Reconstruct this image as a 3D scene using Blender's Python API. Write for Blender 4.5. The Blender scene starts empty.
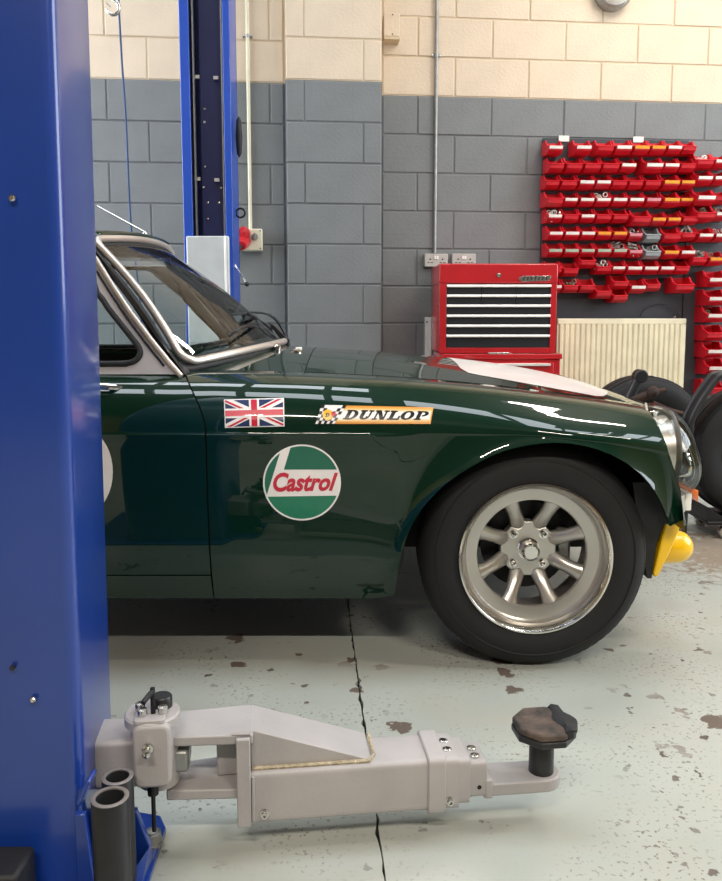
import bpy, bmesh, math, random
from mathutils import Vector, Matrix
from mathutils.bvhtree import BVHTree

random.seed(7)
sc = bpy.context.scene
COL = sc.collection
R = math.radians

# ------------------------------------------------------------------ camera
FOC, PPX, PPY, TILT, EYE = 800.0, 361.0, 404.0, math.atan(800 / 7200), 0.95
cam = bpy.data.cameras.new('camera')
cam.sensor_fit = 'HORIZONTAL'
cam.sensor_width = 36.0
cam.lens = FOC / 722 * 36.0
cam.shift_y = -(440.5 - PPY) / 722
cam.clip_start = 0.05
cam_ob = bpy.data.objects.new('camera', cam)
COL.objects.link(cam_ob)
cam_ob.location = (0, 0, EYE)
cam_ob.rotation_euler = (math.pi / 2 - TILT, 0, 0)
sc.camera = cam_ob

# ------------------------------------------------------------------ world, lights, exposure
sc.view_settings.view_transform = 'Standard'
sc.view_settings.look = 'None'
sc.view_settings.gamma = 1.0
sc.view_settings.use_curve_mapping = False
sc.view_settings.exposure = 0.06
world = bpy.data.worlds.new('overcast_sky')
sc.world = world
world.use_nodes = True
bg = world.node_tree.nodes['Background']
bg.inputs[0].default_value = (0.86, 0.93, 1.0, 1)
bg.inputs[1].default_value = 7.6
world.cycles.sampling_method = 'MANUAL'
world.cycles.sample_map_resolution = 64

def area(name, loc, rot, sx, sy, power=None, color=(1, 1, 1), portal=False):
    l = bpy.data.lights.new(name, 'AREA')
    l.shape = 'RECTANGLE'
    l.size, l.size_y = sx, sy
    if portal:
        l.cycles.is_portal = True
    else:
        l.energy = power
        l.color = color
    o = bpy.data.objects.new(name, l)
    COL.objects.link(o)
    o.location = loc
    o.rotation_euler = rot
    return o

# openings of the hall: rooflights and the open roller door on the left
CEIL, XL, XR, YF = 4.7, -2.7, 5.4, -5.0
ROOFLIGHTS = [(-2.3, 0.3, 1.55, 2.6), (0.6, 3.2, 1.55, 2.6), (3.5, 5.1, 1.55, 2.6),
              (-2.3, 0.3, 3.75, 4.4)]
for (x0, x1, y0, y1) in ROOFLIGHTS:
    area('rooflight_portal', ((x0 + x1) / 2, (y0 + y1) / 2, CEIL + 0.02), (0, 0, 0), x1 - x0, y1 - y0, portal=True)
DOOR = (2.5, 4.5, 3.9)          # y0, y1, height of the open roller door in the left wall
area('door_portal', (XL - 0.05, (DOOR[0] + DOOR[1]) / 2, DOOR[2] / 2), (0, R(-90), 0), DOOR[2], DOOR[1] - DOOR[0], portal=True)
WIN = (1.0, 4.4, 1.0, 4.2)         # y0, y1, z0, z1 of the paned window in the right wall
area('window_portal', (XR + 0.05, (WIN[0] + WIN[1]) / 2, (WIN[2] + WIN[3]) / 2), (0, R(90), 0), WIN[3] - WIN[2], WIN[1] - WIN[0], portal=True)
LAMPS = [(-0.6, -1.9), (2.0, -1.9), (2.9, 1.2), (2.2, 3.9)]
for (x, y) in LAMPS:
    area('batten_light', (x, y, CEIL - 0.72), (0, 0, 0), 1.4, 0.1, 140 if y < 0 else 50, (1.0, 0.90, 0.78))

# ------------------------------------------------------------------ helpers
def ray(px, py):
    a, b = px - PPX, py - PPY
    return Vector((a, FOC * math.cos(TILT) - b * math.sin(TILT), -FOC * math.sin(TILT) - b * math.cos(TILT)))

def at(px, py, Y):
    r = ray(px, py)
    s = Y / r.y
    return Vector((r.x * s, Y, EYE + r.z * s))

def atz(px, py, Z):
    r = ray(px, py)
    s = (Z - EYE) / r.z
    return Vector((r.x * s, r.y * s, Z))

def lin(h):
    if isinstance(h, str):
        h = tuple(int(h[i:i + 2], 16) / 255 for i in (0, 2, 4))
        return tuple(c / 12.92 if c <= .04045 else ((c + .055) / 1.055) ** 2.4 for c in h)
    return h

def mat(name, col, rough=.5, metal=0., coat=0., noise=None, bump=None, spec=.5, col2=None, emit=None, coat_rough=.03, rough2=None, coat_ior=1.5):
    m = bpy.data.materials.new(name)
    m.use_nodes = True
    nt = m.node_tree
    p = nt.nodes['Principled BSDF']
    c = lin(col)
    p.inputs['Base Color'].default_value = (*c, 1)
    p.inputs['Roughness'].default_value = rough
    p.inputs['Metallic'].default_value = metal
    p.inputs['Coat Weight'].default_value = coat
    p.inputs['Coat Roughness'].default_value = coat_rough
    p.inputs['Coat IOR'].default_value = coat_ior
    p.inputs['Specular IOR Level'].default_value = spec
    if emit:
        p.inputs['Emission Color'].default_value = (*lin(emit[0]), 1)
        p.inputs['Emission Strength'].default_value = emit[1]
    noise = noise or (9, .06)
    tc = nt.nodes.new('ShaderNodeTexCoord')
    n = nt.nodes.new('ShaderNodeTexNoise')
    n.inputs['Scale'].default_value = noise[0]
    n.inputs['Detail'].default_value = 5
    nt.links.new(tc.outputs['Object'], n.inputs['Vector'])
    r = nt.nodes.new('ShaderNodeValToRGB')
    k = noise[1]
    lo = lin(col2) if col2 else tuple(x * (1 - k) for x in c)
    hi = c if col2 else tuple(min(1, x * (1 + k)) for x in c)
    r.color_ramp.elements[0].position, r.color_ramp.elements[1].position = .35, .65
    r.color_ramp.elements[0].color, r.color_ramp.elements[1].color = (*lo, 1), (*hi, 1)
    nt.links.new(n.outputs['Fac'], r.inputs['Fac'])
    nt.links.new(r.outputs['Color'], p.inputs['Base Color'])
    if rough2 is not None:
        mr = nt.nodes.new('ShaderNodeMapRange')
        mr.inputs['From Min'].default_value, mr.inputs['From Max'].default_value = .35, .65
        mr.inputs['To Min'].default_value, mr.inputs['To Max'].default_value = rough2, rough
        nt.links.new(n.outputs['Fac'], mr.inputs['Value'])
        nt.links.new(mr.outputs['Result'], p.inputs['Roughness'])
    if bump:
        n2 = nt.nodes.new('ShaderNodeTexNoise')
        n2.inputs['Scale'].default_value = bump[0]
        n2.inputs['Detail'].default_value = 4
        nt.links.new(tc.outputs['Object'], n2.inputs['Vector'])
        b = nt.nodes.new('ShaderNodeBump')
        b.inputs['Strength'].default_value = bump[1]
        b.inputs['Distance'].default_value = .01
        nt.links.new(n2.outputs['Fac'], b.inputs['Height'])
        nt.links.new(b.outputs['Normal'], p.inputs['Normal'])
    return m

def glass(name, tint=(.95, .97, .97), ior=1.5, haze=0.0):
    m = bpy.data.materials.new(name)
    m.use_nodes = True
    nt = m.node_tree
    nt.nodes.remove(nt.nodes['Principled BSDF'])
    out = nt.nodes['Material Output']
    t = nt.nodes.new('ShaderNodeBsdfTransparent')
    t.inputs[0].default_value = (*tint, 1)
    g = nt.nodes.new('ShaderNodeBsdfGlossy')
    g.inputs['Roughness'].default_value = .01
    f = nt.nodes.new('ShaderNodeFresnel')
    f.inputs['IOR'].default_value = ior
    mx = nt.nodes.new('ShaderNodeMixShader')
    nt.links.new(f.outputs[0], mx.inputs[0])
    nt.links.new(t.outputs[0], mx.inputs[1])
    nt.links.new(g.outputs[0], mx.inputs[2])
    nt.links.new(mx.outputs[0], out.inputs['Surface'])
    return m

ORG = {}
def origin_of(o):
    return ORG.get(o.name, Vector((0, 0, 0))) if o else Vector((0, 0, 0))

def meta(o, label=None, cat=None, group=None, kind=None):
    if label: o['label'] = label
    if cat: o['category'] = cat
    if group: o['group'] = group
    if kind: o['kind'] = kind
    return o

def root(name, loc, label, cat, group=None, kind=None):
    o = bpy.data.objects.new(name, None)
    o.empty_display_size = .1
    COL.objects.link(o)
    o.location = loc
    ORG[o.name] = Vector(loc)
    return meta(o, label, cat, group, kind)

class M:
    """collects shapes in world space; T is an optional local frame"""
    def __init__(s, T=None):
        s.v, s.f, s.T = [], [], T or Matrix.Identity(4)
    def add(s, vs, fs):
        n = len(s.v)
        s.v += [s.T @ Vector(q) for q in vs]
        s.f += [[i + n for i in f] for f in fs]
        return s
    def box(s, x0, x1, y0, y1, z0, z1):
        vs = [(x, y, z) for z in (z0, z1) for y in (y0, y1) for x in (x0, x1)]
        return s.add(vs, [(0, 2, 3, 1), (4, 5, 7, 6), (0, 1, 5, 4), (1, 3, 7, 5), (3, 2, 6, 7), (2, 0, 4, 6)])
    def prism(s, poly, axis, a, b):
        """poly of 2-D points swept along axis from a to b"""
        def P(p, h):
            return {'x': (h, p[0], p[1]), 'y': (p[0], h, p[1]), 'z': (p[0], p[1], h)}[axis]
        n = len(poly)
        vs = [P(p, a) for p in poly] + [P(p, b) for p in poly]
        fs = [tuple(range(n))[::-1], tuple(range(n, 2 * n))] + [(i, (i + 1) % n, n + (i + 1) % n, n + i) for i in range(n)]
        return s.add(vs, fs)
    def loft(s, rings, closed=True, caps=True):
        n = len(rings[0])
        vs = [p for r in rings for p in r]
        fs = []
        for k in range(len(rings) - 1):
            for i in range(n if closed else n - 1):
                j = (i + 1) % n
                fs.append((k * n + i, k * n + j, (k + 1) * n + j, (k + 1) * n + i))
        if caps:
            fs.append(tuple(range(n))[::-1])
            fs.append(tuple(range((len(rings) - 1) * n, len(rings) * n)))
        return s.add(vs, fs)
    def tube(s, path, r, n=8, caps=True):
        path = [Vector(p) for p in path]
        rs = r if isinstance(r, (list, tuple)) else [r] * len(path)
        rings = []
        up = None
        for i, p in enumerate(path):
            d = (path[min(i + 1, len(path) - 1)] - path[max(i - 1, 0)]).normalized()
            if up is None:
                up = d.orthogonal().normalized()
            up = (up - d * up.dot(d)).normalized()
            w = d.cross(up)
            rings.append([p + (up * math.cos(2 * math.pi * k / n) + w * math.sin(2 * math.pi * k / n)) * rs[i] for k in range(n)])
        return s.loft(rings, True, caps)
    def lathe(s, prof, c, axis='z', n=32, caps=False, a0=0, a1=2 * math.pi):
        """prof: (radius, height) pairs about axis through c"""
        full = abs(a1 - a0 - 2 * math.pi) < 1e-6
        rings = []
        for (r, h) in prof:
            ring = []
            for k in range(n if full else n + 1):
                a = a0 + (a1 - a0) * k / n
                x, y = r * math.cos(a), r * math.sin(a)
                q = {'z': (x, y, h), 'y': (x, h, y), 'x': (h, x, y)}[axis]
                ring.append((c[0] + q[0], c[1] + q[1], c[2] + q[2]))
            rings.append(ring)
        return s.loft(rings, full, caps)
    def cyl(s, c, r, h0, h1, axis='z', n=20):
        return s.lathe([(r, h0), (r, h1)], c, axis, n, True)
    def build(s, name, m, parent=None, origin=None, smooth=40, bevel=0, seg=2, normals=True):
        og = Vector(origin) if origin is not None else origin_of(parent)
        me = bpy.data.meshes.new(name)
        me.from_pydata([tuple(v - og) for v in s.v], [], s.f)
        if normals:
            bm = bmesh.new()
            bm.from_mesh(me)
            bmesh.ops.recalc_face_normals(bm, faces=bm.faces)
            bm.to_mesh(me)
            bm.free()
        if smooth:
            me.polygons.foreach_set('use_smooth', [True] * len(me.polygons))
            me.set_sharp_from_angle(angle=R(smooth))
        me.materials.append(m)
        o = bpy.data.objects.new(name, me)
        COL.objects.link(o)
        o.parent = parent
        o.location = og - origin_of(parent)
        ORG[o.name] = og
        if bevel:
            b = o.modifiers.new('bevel', 'BEVEL')
            b.width, b.segments, b.limit_method, b.angle_limit = bevel, seg, 'ANGLE', R(35)
        return o

def copy_tree(o, parent=None):
    c = o.copy()
    COL.objects.link(c)
    c.parent = parent
    for ch in list(o.children):
        copy_tree(ch, c)
    return c

def curve1(tab):
    """smooth interpolation through (x, y) pairs"""
    xs, ys = [p[0] for p in tab], [p[1] for p in tab]
    n = len(xs)
    m = []
    for i in range(n):
        if i == 0: m.append((ys[1] - ys[0]) / (xs[1] - xs[0]))
        elif i == n - 1: m.append((ys[-1] - ys[-2]) / (xs[-1] - xs[-2]))
        else:
            a, b = (ys[i] - ys[i - 1]) / (xs[i] - xs[i - 1]), (ys[i + 1] - ys[i]) / (xs[i + 1] - xs[i])
            m.append(0 if a * b <= 0 else 2 * a * b / (a + b))
    def f(x):
        if x <= xs[0]: return ys[0]
        if x >= xs[-1]: return ys[-1]
        i = max(k for k in range(n - 1) if xs[k] <= x)
        h = xs[i + 1] - xs[i]
        t = (x - xs[i]) / h
        return ((2 * t ** 3 - 3 * t * t + 1) * ys[i] + (t ** 3 - 2 * t * t + t) * h * m[i]
                + (-2 * t ** 3 + 3 * t * t) * ys[i + 1] + (t ** 3 - t * t) * h * m[i + 1])
    return f

def smooth_path(pts, k=6):
    pts = [Vector(p) for p in pts]
    out = []
    for i in range(len(pts) - 1):
        p0, p1, p2, p3 = pts[max(i - 1, 0)], pts[i], pts[i + 1], pts[min(i + 2, len(pts) - 1)]
        for j in range(k):
            t = j / k
            out.append(.5 * ((2 * p1) + (p2 - p0) * t + (2 * p0 - 5 * p1 + 4 * p2 - p3) * t * t + (3 * p1 - p0 - 3 * p2 + p3) * t ** 3))
    return out + [pts[-1]]

# ------------------------------------------------------------------ materials
GREY = mat('grey_wall_paint', '737677', .55, noise=(5, .05), bump=(60, .25))
CREAM = mat('cream_wall_paint', 'd2bfa8', .6, noise=(5, .04), bump=(60, .25))
GREY_J = mat('grey_joint_paint', '6a6d6e', .6, bump=(80, .3))
CREAM_J = mat('cream_joint_paint', 'c9b598', .65, bump=(80, .3))
HALL = mat('hall_wall_paint', '94805f', .8)
HALLDARK = mat('hall_reflection_dark', '3c3a36', .8)  # tone of the unseen front wall, darkened for what the car side reflects
ROOFM = mat('roof_sheet', '5f5a52', .7)
POSTBLUE = mat('blue_post_paint', '15388a', .3, coat=.6, noise=(3, .08), coat_rough=.12)
FARBLUE = mat('blue_far_post_paint', '1c4ab0', .35, coat=.4, noise=(3, .05))
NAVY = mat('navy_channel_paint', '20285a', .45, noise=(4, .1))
ARMGREY = mat('silver_grey_arm_paint', 'a8a4a4', .42, noise=(7, .06), bump=(120, .05), col2='9b9898')
WELD = mat('weld_bead', 'a89c84', .6, noise=(90, .25), bump=(150, .5))
GALV = mat('galvanised_steel', '9b9c9a', .4, .7, noise=(25, .12))
SOCKETM = mat('metal_clad_socket', 'b4b2ac', .45, .15)
STEEL = mat('bright_steel', 'c9c8c4', .25, 1.0)
CHROME = mat('chrome', 'e2e0dc', .08, 1.0)
TRIM = mat('polished_window_trim', 'ddd5cd', .34, .75)
SATIN = mat('satin_frame_plate', 'c9c6c6', .4, .35)
DARKST = mat('dark_steel', '2a2a2c', .45, .6, noise=(20, .2))
BLACK = mat('black_rubber', '17181b', .62, noise=(30, .12), bump=(90, .15))
BLACKPL = mat('black_plastic', '1b1c1f', .4)
TYRE = mat('tyre_rubber', '0f0f12', .72, noise=(14, .2), bump=(200, .12))
VOID = mat('underbody_black', '0c0d0f', .8)
PAINT = mat('dark_green_car_paint', '042518', .35, coat=1.0, noise=(2, .03), spec=.05, coat_rough=.012, coat_ior=1.52)
RIM = mat('silver_wheel_paint', 'bdbab4', .3, .8, noise=(6, .05))
RIMBRIGHT = mat('machined_rim_lip', 'dedbd5', .14, 1.0)
YELLOW = mat('yellow_paint', 'f2c10a', .3, coat=.5)
WHITE = mat('white_paint', 'eeece8', .35, coat=.4)
WHITEDEC = mat('white_sticker', 'f0ecea', .35)
RED = mat('red_chest_paint', 'b51720', .3, coat=.5)
REDBIN = mat('red_bin_plastic', 'd01c2c', .38, noise=(12, .08), spec=.5)
GREYBIN = mat('grey_bin_plastic', '9ba3a6', .45)
CARDW = mat('white_card', 'e9e2da', .6)
CARDO = mat('orange_card', 'f0a02c', .6)
CARDG = mat('pale_green_card', 'a9b8a4', .6)
CARDP = mat('pink_card', 'd98a94', .6)
PANELM = mat('grey_louvre_panel', '35363d', .55, noise=(6, .1))
CREAMRAD = mat('cream_radiator_enamel', 'e4dcbf', .4, coat=.2)
BEIGE = mat('beige_plastic', 'd8d2bb', .45)
REDPL = mat('red_plug_plastic', 'bf2630', .35)
COVER = mat('pale_grey_cover', 'c4c8c9', .45)
DRAWER = mat('black_drawer_front', '1c1e24', .4, noise=(6, .1))
ALU = mat('aluminium_strip', 'e3e0da', .35, .4)
GLASS = glass('window_glass', (.90, .95, .94))
LENS = glass('clear_lens_cover', (.93, .96, .95), 1.45)
FABRIC = mat('black_fabric', '18191c', .9)
RUST = mat('rusty_steel', '4a2f24', .8, .2, noise=(30, .35), col2='2a2220')
PADTOP = mat('worn_pad_rubber', '5c4d43', .7, noise=(22, .2), col2='17181b', bump=(60, .4))
GASH = mat('orange_lens', 'e2701c', .25, coat=.6)
BLUEHOSE = mat('blue_hose', '27456e', .45)

def floor_material():
    m = bpy.data.materials.new('painted_concrete_floor')
    m.use_nodes = True
    nt = m.node_tree
    L = nt.links.new
    p = nt.nodes['Principled BSDF']
    geo = nt.nodes.new('ShaderNodeNewGeometry')
    def noise(scale, detail=4, rough=.55):
        n = nt.nodes.new('ShaderNodeTexNoise')
        n.inputs['Scale'].default_value = scale
        n.inputs['Detail'].default_value = detail
        n.inputs['Roughness'].default_value = rough
        L(geo.outputs['Position'], n.inputs['Vector'])
        return n.outputs['Fac']
    def ramp(src, a, b, ca=0., cb=1.):
        r = nt.nodes.new('ShaderNodeMapRange')
        r.inputs['From Min'].default_value, r.inputs['From Max'].default_value = a, b
        r.inputs['To Min'].default_value, r.inputs['To Max'].default_value = ca, cb
        L(src, r.inputs['Value'])
        return r.outputs['Result']
    def math_(op, a, b):
        n = nt.nodes.new('ShaderNodeMath')
        n.operation = op
        for i, q in enumerate((a, b)):
            if isinstance(q, (int, float)): n.inputs[i].default_value = q
            else: L(q, n.inputs[i])
        return n.outputs[0]
    def mix(f, a, b):
        n = nt.nodes.new('ShaderNodeMix')
        n.data_type = 'RGBA'
        L(f, n.inputs['Factor'])
        for i, q in (('A', a), ('B', b)):
            s = [k for k in n.inputs if k.name == i and k.type == 'RGBA'][0]
            if isinstance(q, tuple): s.default_value = (*q, 1)
            else: L(q, s)
        return [k for k in n.outputs if k.type == 'RGBA'][0]
    base = mix(ramp(noise(1.3, 3), .35, .65), lin('9da29b'), lin('b0b4ad'))
    base = mix(ramp(noise(3.1, 5), .5, .75, 0, .5), base, lin('a8a294'))
    patch = ramp(noise(2.2, 3), .48, .62)
    speck = math_('MULTIPLY', ramp(noise(95, 2), .60, .64), ramp(noise(2.6, 3), .48, .62, .06, 1))
    base = mix(speck, base, lin('6d675c'))
    chips = math_('MULTIPLY', ramp(noise(19, 3, .5), .655, .67), ramp(noise(1.9, 2), .47, .60, .0, 1))
    base = mix(chips, base, lin('5d534c'))
    # worn-through places and the damp brown patch by the dolly
    wob = noise(26, 4, .6)
    def blotch(px, py, r, soft=.1):
        d = nt.nodes.new('ShaderNodeVectorMath')
        d.operation = 'DISTANCE'
        L(geo.outputs['Position'], d.inputs[0])
        d.inputs[1].default_value = atz(px, py, 0)
        e = math_('ADD', d.outputs['Value'], math_('MULTIPLY', math_('SUBTRACT', wob, .5), r * 3.2))
        return ramp(e, r, r * (1 - soft), 0, 1)
    worn = None
    for q in ((513, 690, .020), (508, 672, .026), (520, 655, .03), (717, 722, .035), (396, 727, .02), (240, 664, .020), (236, 638, .026), (352, 660, .018), (356, 690, .015), (500, 660, .03), (405, 728, .02), (300, 655, .012), (610, 650, .015)):
        bq = blotch(*q)
        worn = bq if worn is None else math_('MAXIMUM', worn, bq)
    base = mix(worn, base, lin('665b53'))
    base = mix(math_('MULTIPLY', blotch(730, 552, .42, .5), .75), base, lin('7d6650'))
    big = math_('MULTIPLY', ramp(noise(7.5, 4, .6), .635, .65), patch)
    base = mix(big, base, lin('7a716a'))
    L(base, p.inputs['Base Color'])
    L(ramp(noise(4, 4), .3, .7, .32, .5), p.inputs['Roughness'])
    b = nt.nodes.new('ShaderNodeBump')
    b.inputs['Strength'].default_value = .35
    b.inputs['Distance'].default_value = .004
    inv = math_('SUBTRACT', 1.0, math_('MAXIMUM', chips, big))
    L(inv, b.inputs['Height'])
    L(b.outputs['Normal'], p.inputs['Normal'])
    return m
FLOORM = floor_material()

# ================================================================== STRUCTURE
# floor: two painted slabs either side of a broken joint
fl = meta(M().box(XL - 5, XR + .3, YF - .3, 6.6, -.2, -.012).build('floor', DARKST, smooth=0), kind='structure')
edge = []
y = YF
while y <= 6.6:
    edge.append((0.041 - .0644 * (y - 1.254), y))
    y += .02
def slab(sgn):
    m = M()
    xo = XR + .3 if sgn > 0 else XL - 5
    e = []
    for (x, y) in edge:
        j = .0006 + abs(random.gauss(0, .0018)) + (.006 if random.random() < .05 else 0)
        e.append((x + sgn * j, y))
    poly = e + [(xo, 6.6), (xo, YF - .3)]
    if sgn > 0: poly = poly[::-1]
    m.prism(poly, 'z', -.012, 0)
    return m.build('slab', FLOORM, fl, smooth=0)
slab(-1)
slab(1)

# back wall of painted concrete blocks, turned five degrees, with a pier
YAW = R(5.5)
CU = .225
def wall_frame(x, y):
    return Matrix.Translation((x, y, 0)) @ Matrix.Rotation(YAW, 4, 'Z')
W_RIGHT, W_LEFT, W_PIER = wall_frame(.125, 4.93), wall_frame(-.624, 4.672), wall_frame(-.42, 4.61)
def wallY(x):
    return 4.93 + (x - .125) * math.tan(YAW)

blk_cache = {}
def block_mesh(w, m):
    key = (round(w, 3), m.name)
    if key not in blk_cache:
        h, g, c, d = CU - .008, .004, .004, .03
        a, b = .0, w - .008
        vs = [(a, d, 0), (b, d, 0), (b, d, h), (a, d, h), (a, c, 0), (b, c, 0), (b, c, h), (a, c, h),
              (a + c, 0, c), (b - c, 0, c), (b - c, 0, h - c), (a + c, 0, h - c)]
        fs = [(8, 9, 10, 11)] + [(i, (i + 1) % 4, 4 + (i + 1) % 4, 4 + i) for i in range(4)] + [(4 + i, 4 + (i + 1) % 4, 8 + (i + 1) % 4, 8 + i) for i in range(4)]
        me = bpy.data.meshes.new('block')
        me.from_pydata(vs, [], fs)
        me.materials.append(m)
        blk_cache[key] = me
    return blk_cache[key]

def block_wall(parent, T, runs):
    """runs: list of (z0, [(u0, u1), ...]) in wall coordinates"""
    for z0, spans in runs:
        for (a, b) in spans:
            if b - a < .03: continue
            me = block_mesh(b - a, CREAM if z0 > 2.24 else GREY)
            o = bpy.data.objects.new('block', me)
            COL.objects.link(o)
            o.parent = parent
            o.matrix_local = T @ Matrix.Translation((a + .004, -.005 + random.uniform(-.0012, .0012), z0 + .004))

def courses(n, f):
    return [(k * CU, f(k)) for k in range(n)]

def running(lo, hi, joint):
    """full blocks of 450 from lo to hi with a joint at u = joint"""
    j = joint - math.ceil((joint - lo) / .45) * .45
    out = []
    while j < hi - .001:
        a, b = max(j, lo), min(j + .45, hi)
        if b - a > .02: out.append((a, b))
        j += .45
    return out

def core(T, u0, u1, name, z1=CEIL, back=.5):
    p = meta(M(T).box(u0, u1, .0, back, 0, 2.25).build(name, GREY_J, smooth=0), kind='structure')
    M(T).box(u0, u1, .0, back, 2.25, z1).build('upper_joint', CREAM_J, p, smooth=0)
    return p
wr = core(W_RIGHT, -.3, 5.6, 'wall_back')
# joints seen in the row just below the paint line: x = 415, 491, 565 ... at wall coordinates
def u_right(px, py):
    P = at(px, py, 5.0)
    return (W_RIGHT.inverted() @ at(px, py, wallY(P.x))).x
jr = u_right(491, 115)
block_wall(wr, W_RIGHT, courses(14, lambda k: running(0.0, 3.2, jr + (.225 if k % 2 == 0 else 0))))
wl = core(W_LEFT, -2.2, .25, 'wall_back.001')
Pl = W_LEFT.inverted() @ at(146.5, 60, 4.6)
block_wall(wl, W_LEFT, courses(14, lambda k: running(-2.1, .19, Pl.x + (.225 if k % 2 else 0))))
pr = core(W_PIER, 0, .54, 'wall_pier', back=.6)
def pier_course(k):
    return [(0, .105), (.105, .54)] if k % 2 else [(0, .435), (.435, .54)]
block_wall(pr, W_PIER, courses(14, pier_course))

# the rest of the hall
cl = M()
holes = ROOFLIGHTS
xs = sorted({XL - .3, XR + .3} | {h[0] for h in holes} | {h[1] for h in holes})
ys = sorted({YF - .3, 6.6} | {h[2] for h in holes} | {h[3] for h in holes})
for i in range(len(xs) - 1):
    for j in range(len(ys) - 1):
        cx, cy = (xs[i] + xs[i + 1]) / 2, (ys[j] + ys[j + 1]) / 2
        if not any(h[0] < cx < h[1] and h[2] < cy < h[3] for h in holes):
            cl.box(xs[i], xs[i + 1], ys[j], ys[j + 1], CEIL, CEIL + .12)
ceil_ob = meta(cl.build('ceiling', ROOFM, smooth=0), kind='structure')
for (x0, x1, y0, y1) in ROOFLIGHTS:
    k = 1
    while x0 + .75 * k < x1 - .1:
        M().box(x0 + .75 * k - .035, x0 + .75 * k + .035, y0, y1, CEIL - .02, CEIL + .05).build('glazing_bar', ROOFM, ceil_ob, smooth=0)
        k += 1
wr_ob = meta(M().box(XR, XR + .3, YF - .3, WIN[0], 0, CEIL).box(XR, XR + .3, WIN[1], 6.6, 0, CEIL).box(XR, XR + .3, WIN[0], WIN[1], 0, WIN[2])
     .box(XR, XR + .3, WIN[0], WIN[1], WIN[3], CEIL).build('wall_right', HALL, smooth=0), kind='structure')
for k in range(1, 4):
    y = WIN[0] + (WIN[1] - WIN[0]) * k / 4
    M().box(XR + .06, XR + .12, y - .03, y + .03, WIN[2], WIN[3]).build('glazing_bar', WHITE, wr_ob, smooth=0)
for k in range(1, 3):
    z = WIN[2] + (WIN[3] - WIN[2]) * k / 3
    M().box(XR + .07, XR + .11, WIN[0], WIN[1], z - .025, z + .025).build('glazing_bar', WHITE, wr_ob, smooth=0)
meta(M().box(XL - .3, XR + .3, YF - .3, YF, 0, CEIL).build('wall_front', HALLDARK, smooth=0), kind='structure')
meta(M().box(XL - .3, XL, YF, DOOR[0], 0, CEIL).box(XL - .3, XL, DOOR[1], 6.6, 0, CEIL)
     .box(XL - .3, XL, DOOR[0], DOOR[1], DOOR[2], CEIL).build('wall_left', HALL, smooth=0), kind='structure')
for k, (x, y) in enumerate(LAMPS):
    t = root('batten_lamp', (x, y, CEIL), 'white batten lamp hung below the roof ' + ('at the front left', 'at the front right', 'over the right aisle', 'above the red bins')[k], 'lamp')
    M().box(x - .75, x + .75, y - .07, y + .07, CEIL - .70, CEIL - .64).build('housing', WHITE, t, bevel=.008)
    for q in (-.6, .6): M().tube([(x + q, y, CEIL), (x + q, y, CEIL - .65)], .004, 6).build('chain', GALV, t)

# ================================================================== CAR
YC = 2.80
CARX = -.9
car = root('race_car', (CARX, YC, 0), 'dark green vintage coupe race car with stickers and silver eight spoke wheel', 'car')
WX, WZ, WR = .463, .3075, .3075        # front wheel centre and radius
arch_tab = [(195, .385), (188, .372), (180, .362), (170, .353), (160, .345), (140, .326), (120, .314), (100, .315), (80, .324), (60, .337), (40, .350), (20, .356), (15, .358)]
arch_r = curve1(sorted(arch_tab))
def arch_pt(deg):
    r = arch_r(deg)
    return WX + r * math.cos(R(deg)), WZ + r * math.sin(R(deg))
_ap = [arch_pt(15 + i) for i in range(0, 181)][::-1]           # rising X
REARX, REARR = -1.845, .30
def zb(X):
    if _ap[0][0] < X < _ap[-1][0]:
        lo = 0
        for i in range(len(_ap) - 1):
            if _ap[i][0] <= X <= _ap[i + 1][0]:
                t = (X - _ap[i][0]) / max(1e-6, _ap[i + 1][0] - _ap[i][0])
                return _ap[i][1] + t * (_ap[i + 1][1] - _ap[i][1])
    if X >= _ap[-1][0]: return .398 + .25 * min(.05, X - _ap[-1][0])
    if abs(X - REARX) < REARR: return max(.187, .29 + math.sqrt(REARR ** 2 - (X - REARX) ** 2) * .95)
    if 0 < X <= _ap[0][0]: return .187 + (_ap[0][1] - .187) * (X / _ap[0][0]) ** 3
    if X < REARX: return .26
    return .187
zcr = curve1([(-2.9, .62), (-1.5, .645), (-.4, .645), (.4, .642), (.6, .625), (.75, .60), (.86, .575), (1.0, .55)])
z7f = curve1([(-2.9, .80), (-1.5, .805), (-.5, .800), (-.163, .791), (0, .783), (.11, .777), (.336, .758), (.562, .732), (.733, .707), (.82, .690), (.9, .66), (1.05, .60)])
z9f = curve1([(-2.9, .84), (-1.5, .86), (-.5, .857), (-.25, .847), (-.2, .840), (.066, .822), (.33, .796), (.52, .772), (.70, .737), (.86, .690), (1.02, .635), (1.1, .60)])
dsc = curve1([(-2.9, .90), (-2.4, .96), (-1.8, .99), (-1.2, 1), (.45, 1), (.66, .994), (.78, .975), (.86, .945), (1.0, .92)])
dlow = curve1([(.15, .690), (.19, .705), (.26, .735), (.40, .757), (.55, .766), (.70, .768)])
def sstep(a, b, x):
    t = min(1, max(0, (x - a) / (b - a)))
    return t * t * (3 - 2 * t)
def flare(X, z):
    th = math.degrees(math.atan2(z - WZ, X - WX)) % 360
    if th > 270: th = 15
    r = math.hypot(X - WX, z - WZ)
    ra = arch_r(min(195, max(15, th)))
    return .022 * math.exp(-max(0, r - ra) / .03) * (1 - sstep(190, 215, th))
def cat(p0, p1, p2, p3, t):
    return [.5 * ((2 * b) + (c - a) * t + (2 * a - 5 * b + 4 * c - d) * t * t + (3 * b - a - 3 * c + d) * t ** 3) for a, b, c, d in zip(p0, p1, p2, p3)]
LOW = [0, .05, .164, .28, .42, .56, .70, .82, .91, .955, .985, 1.0]
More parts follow.
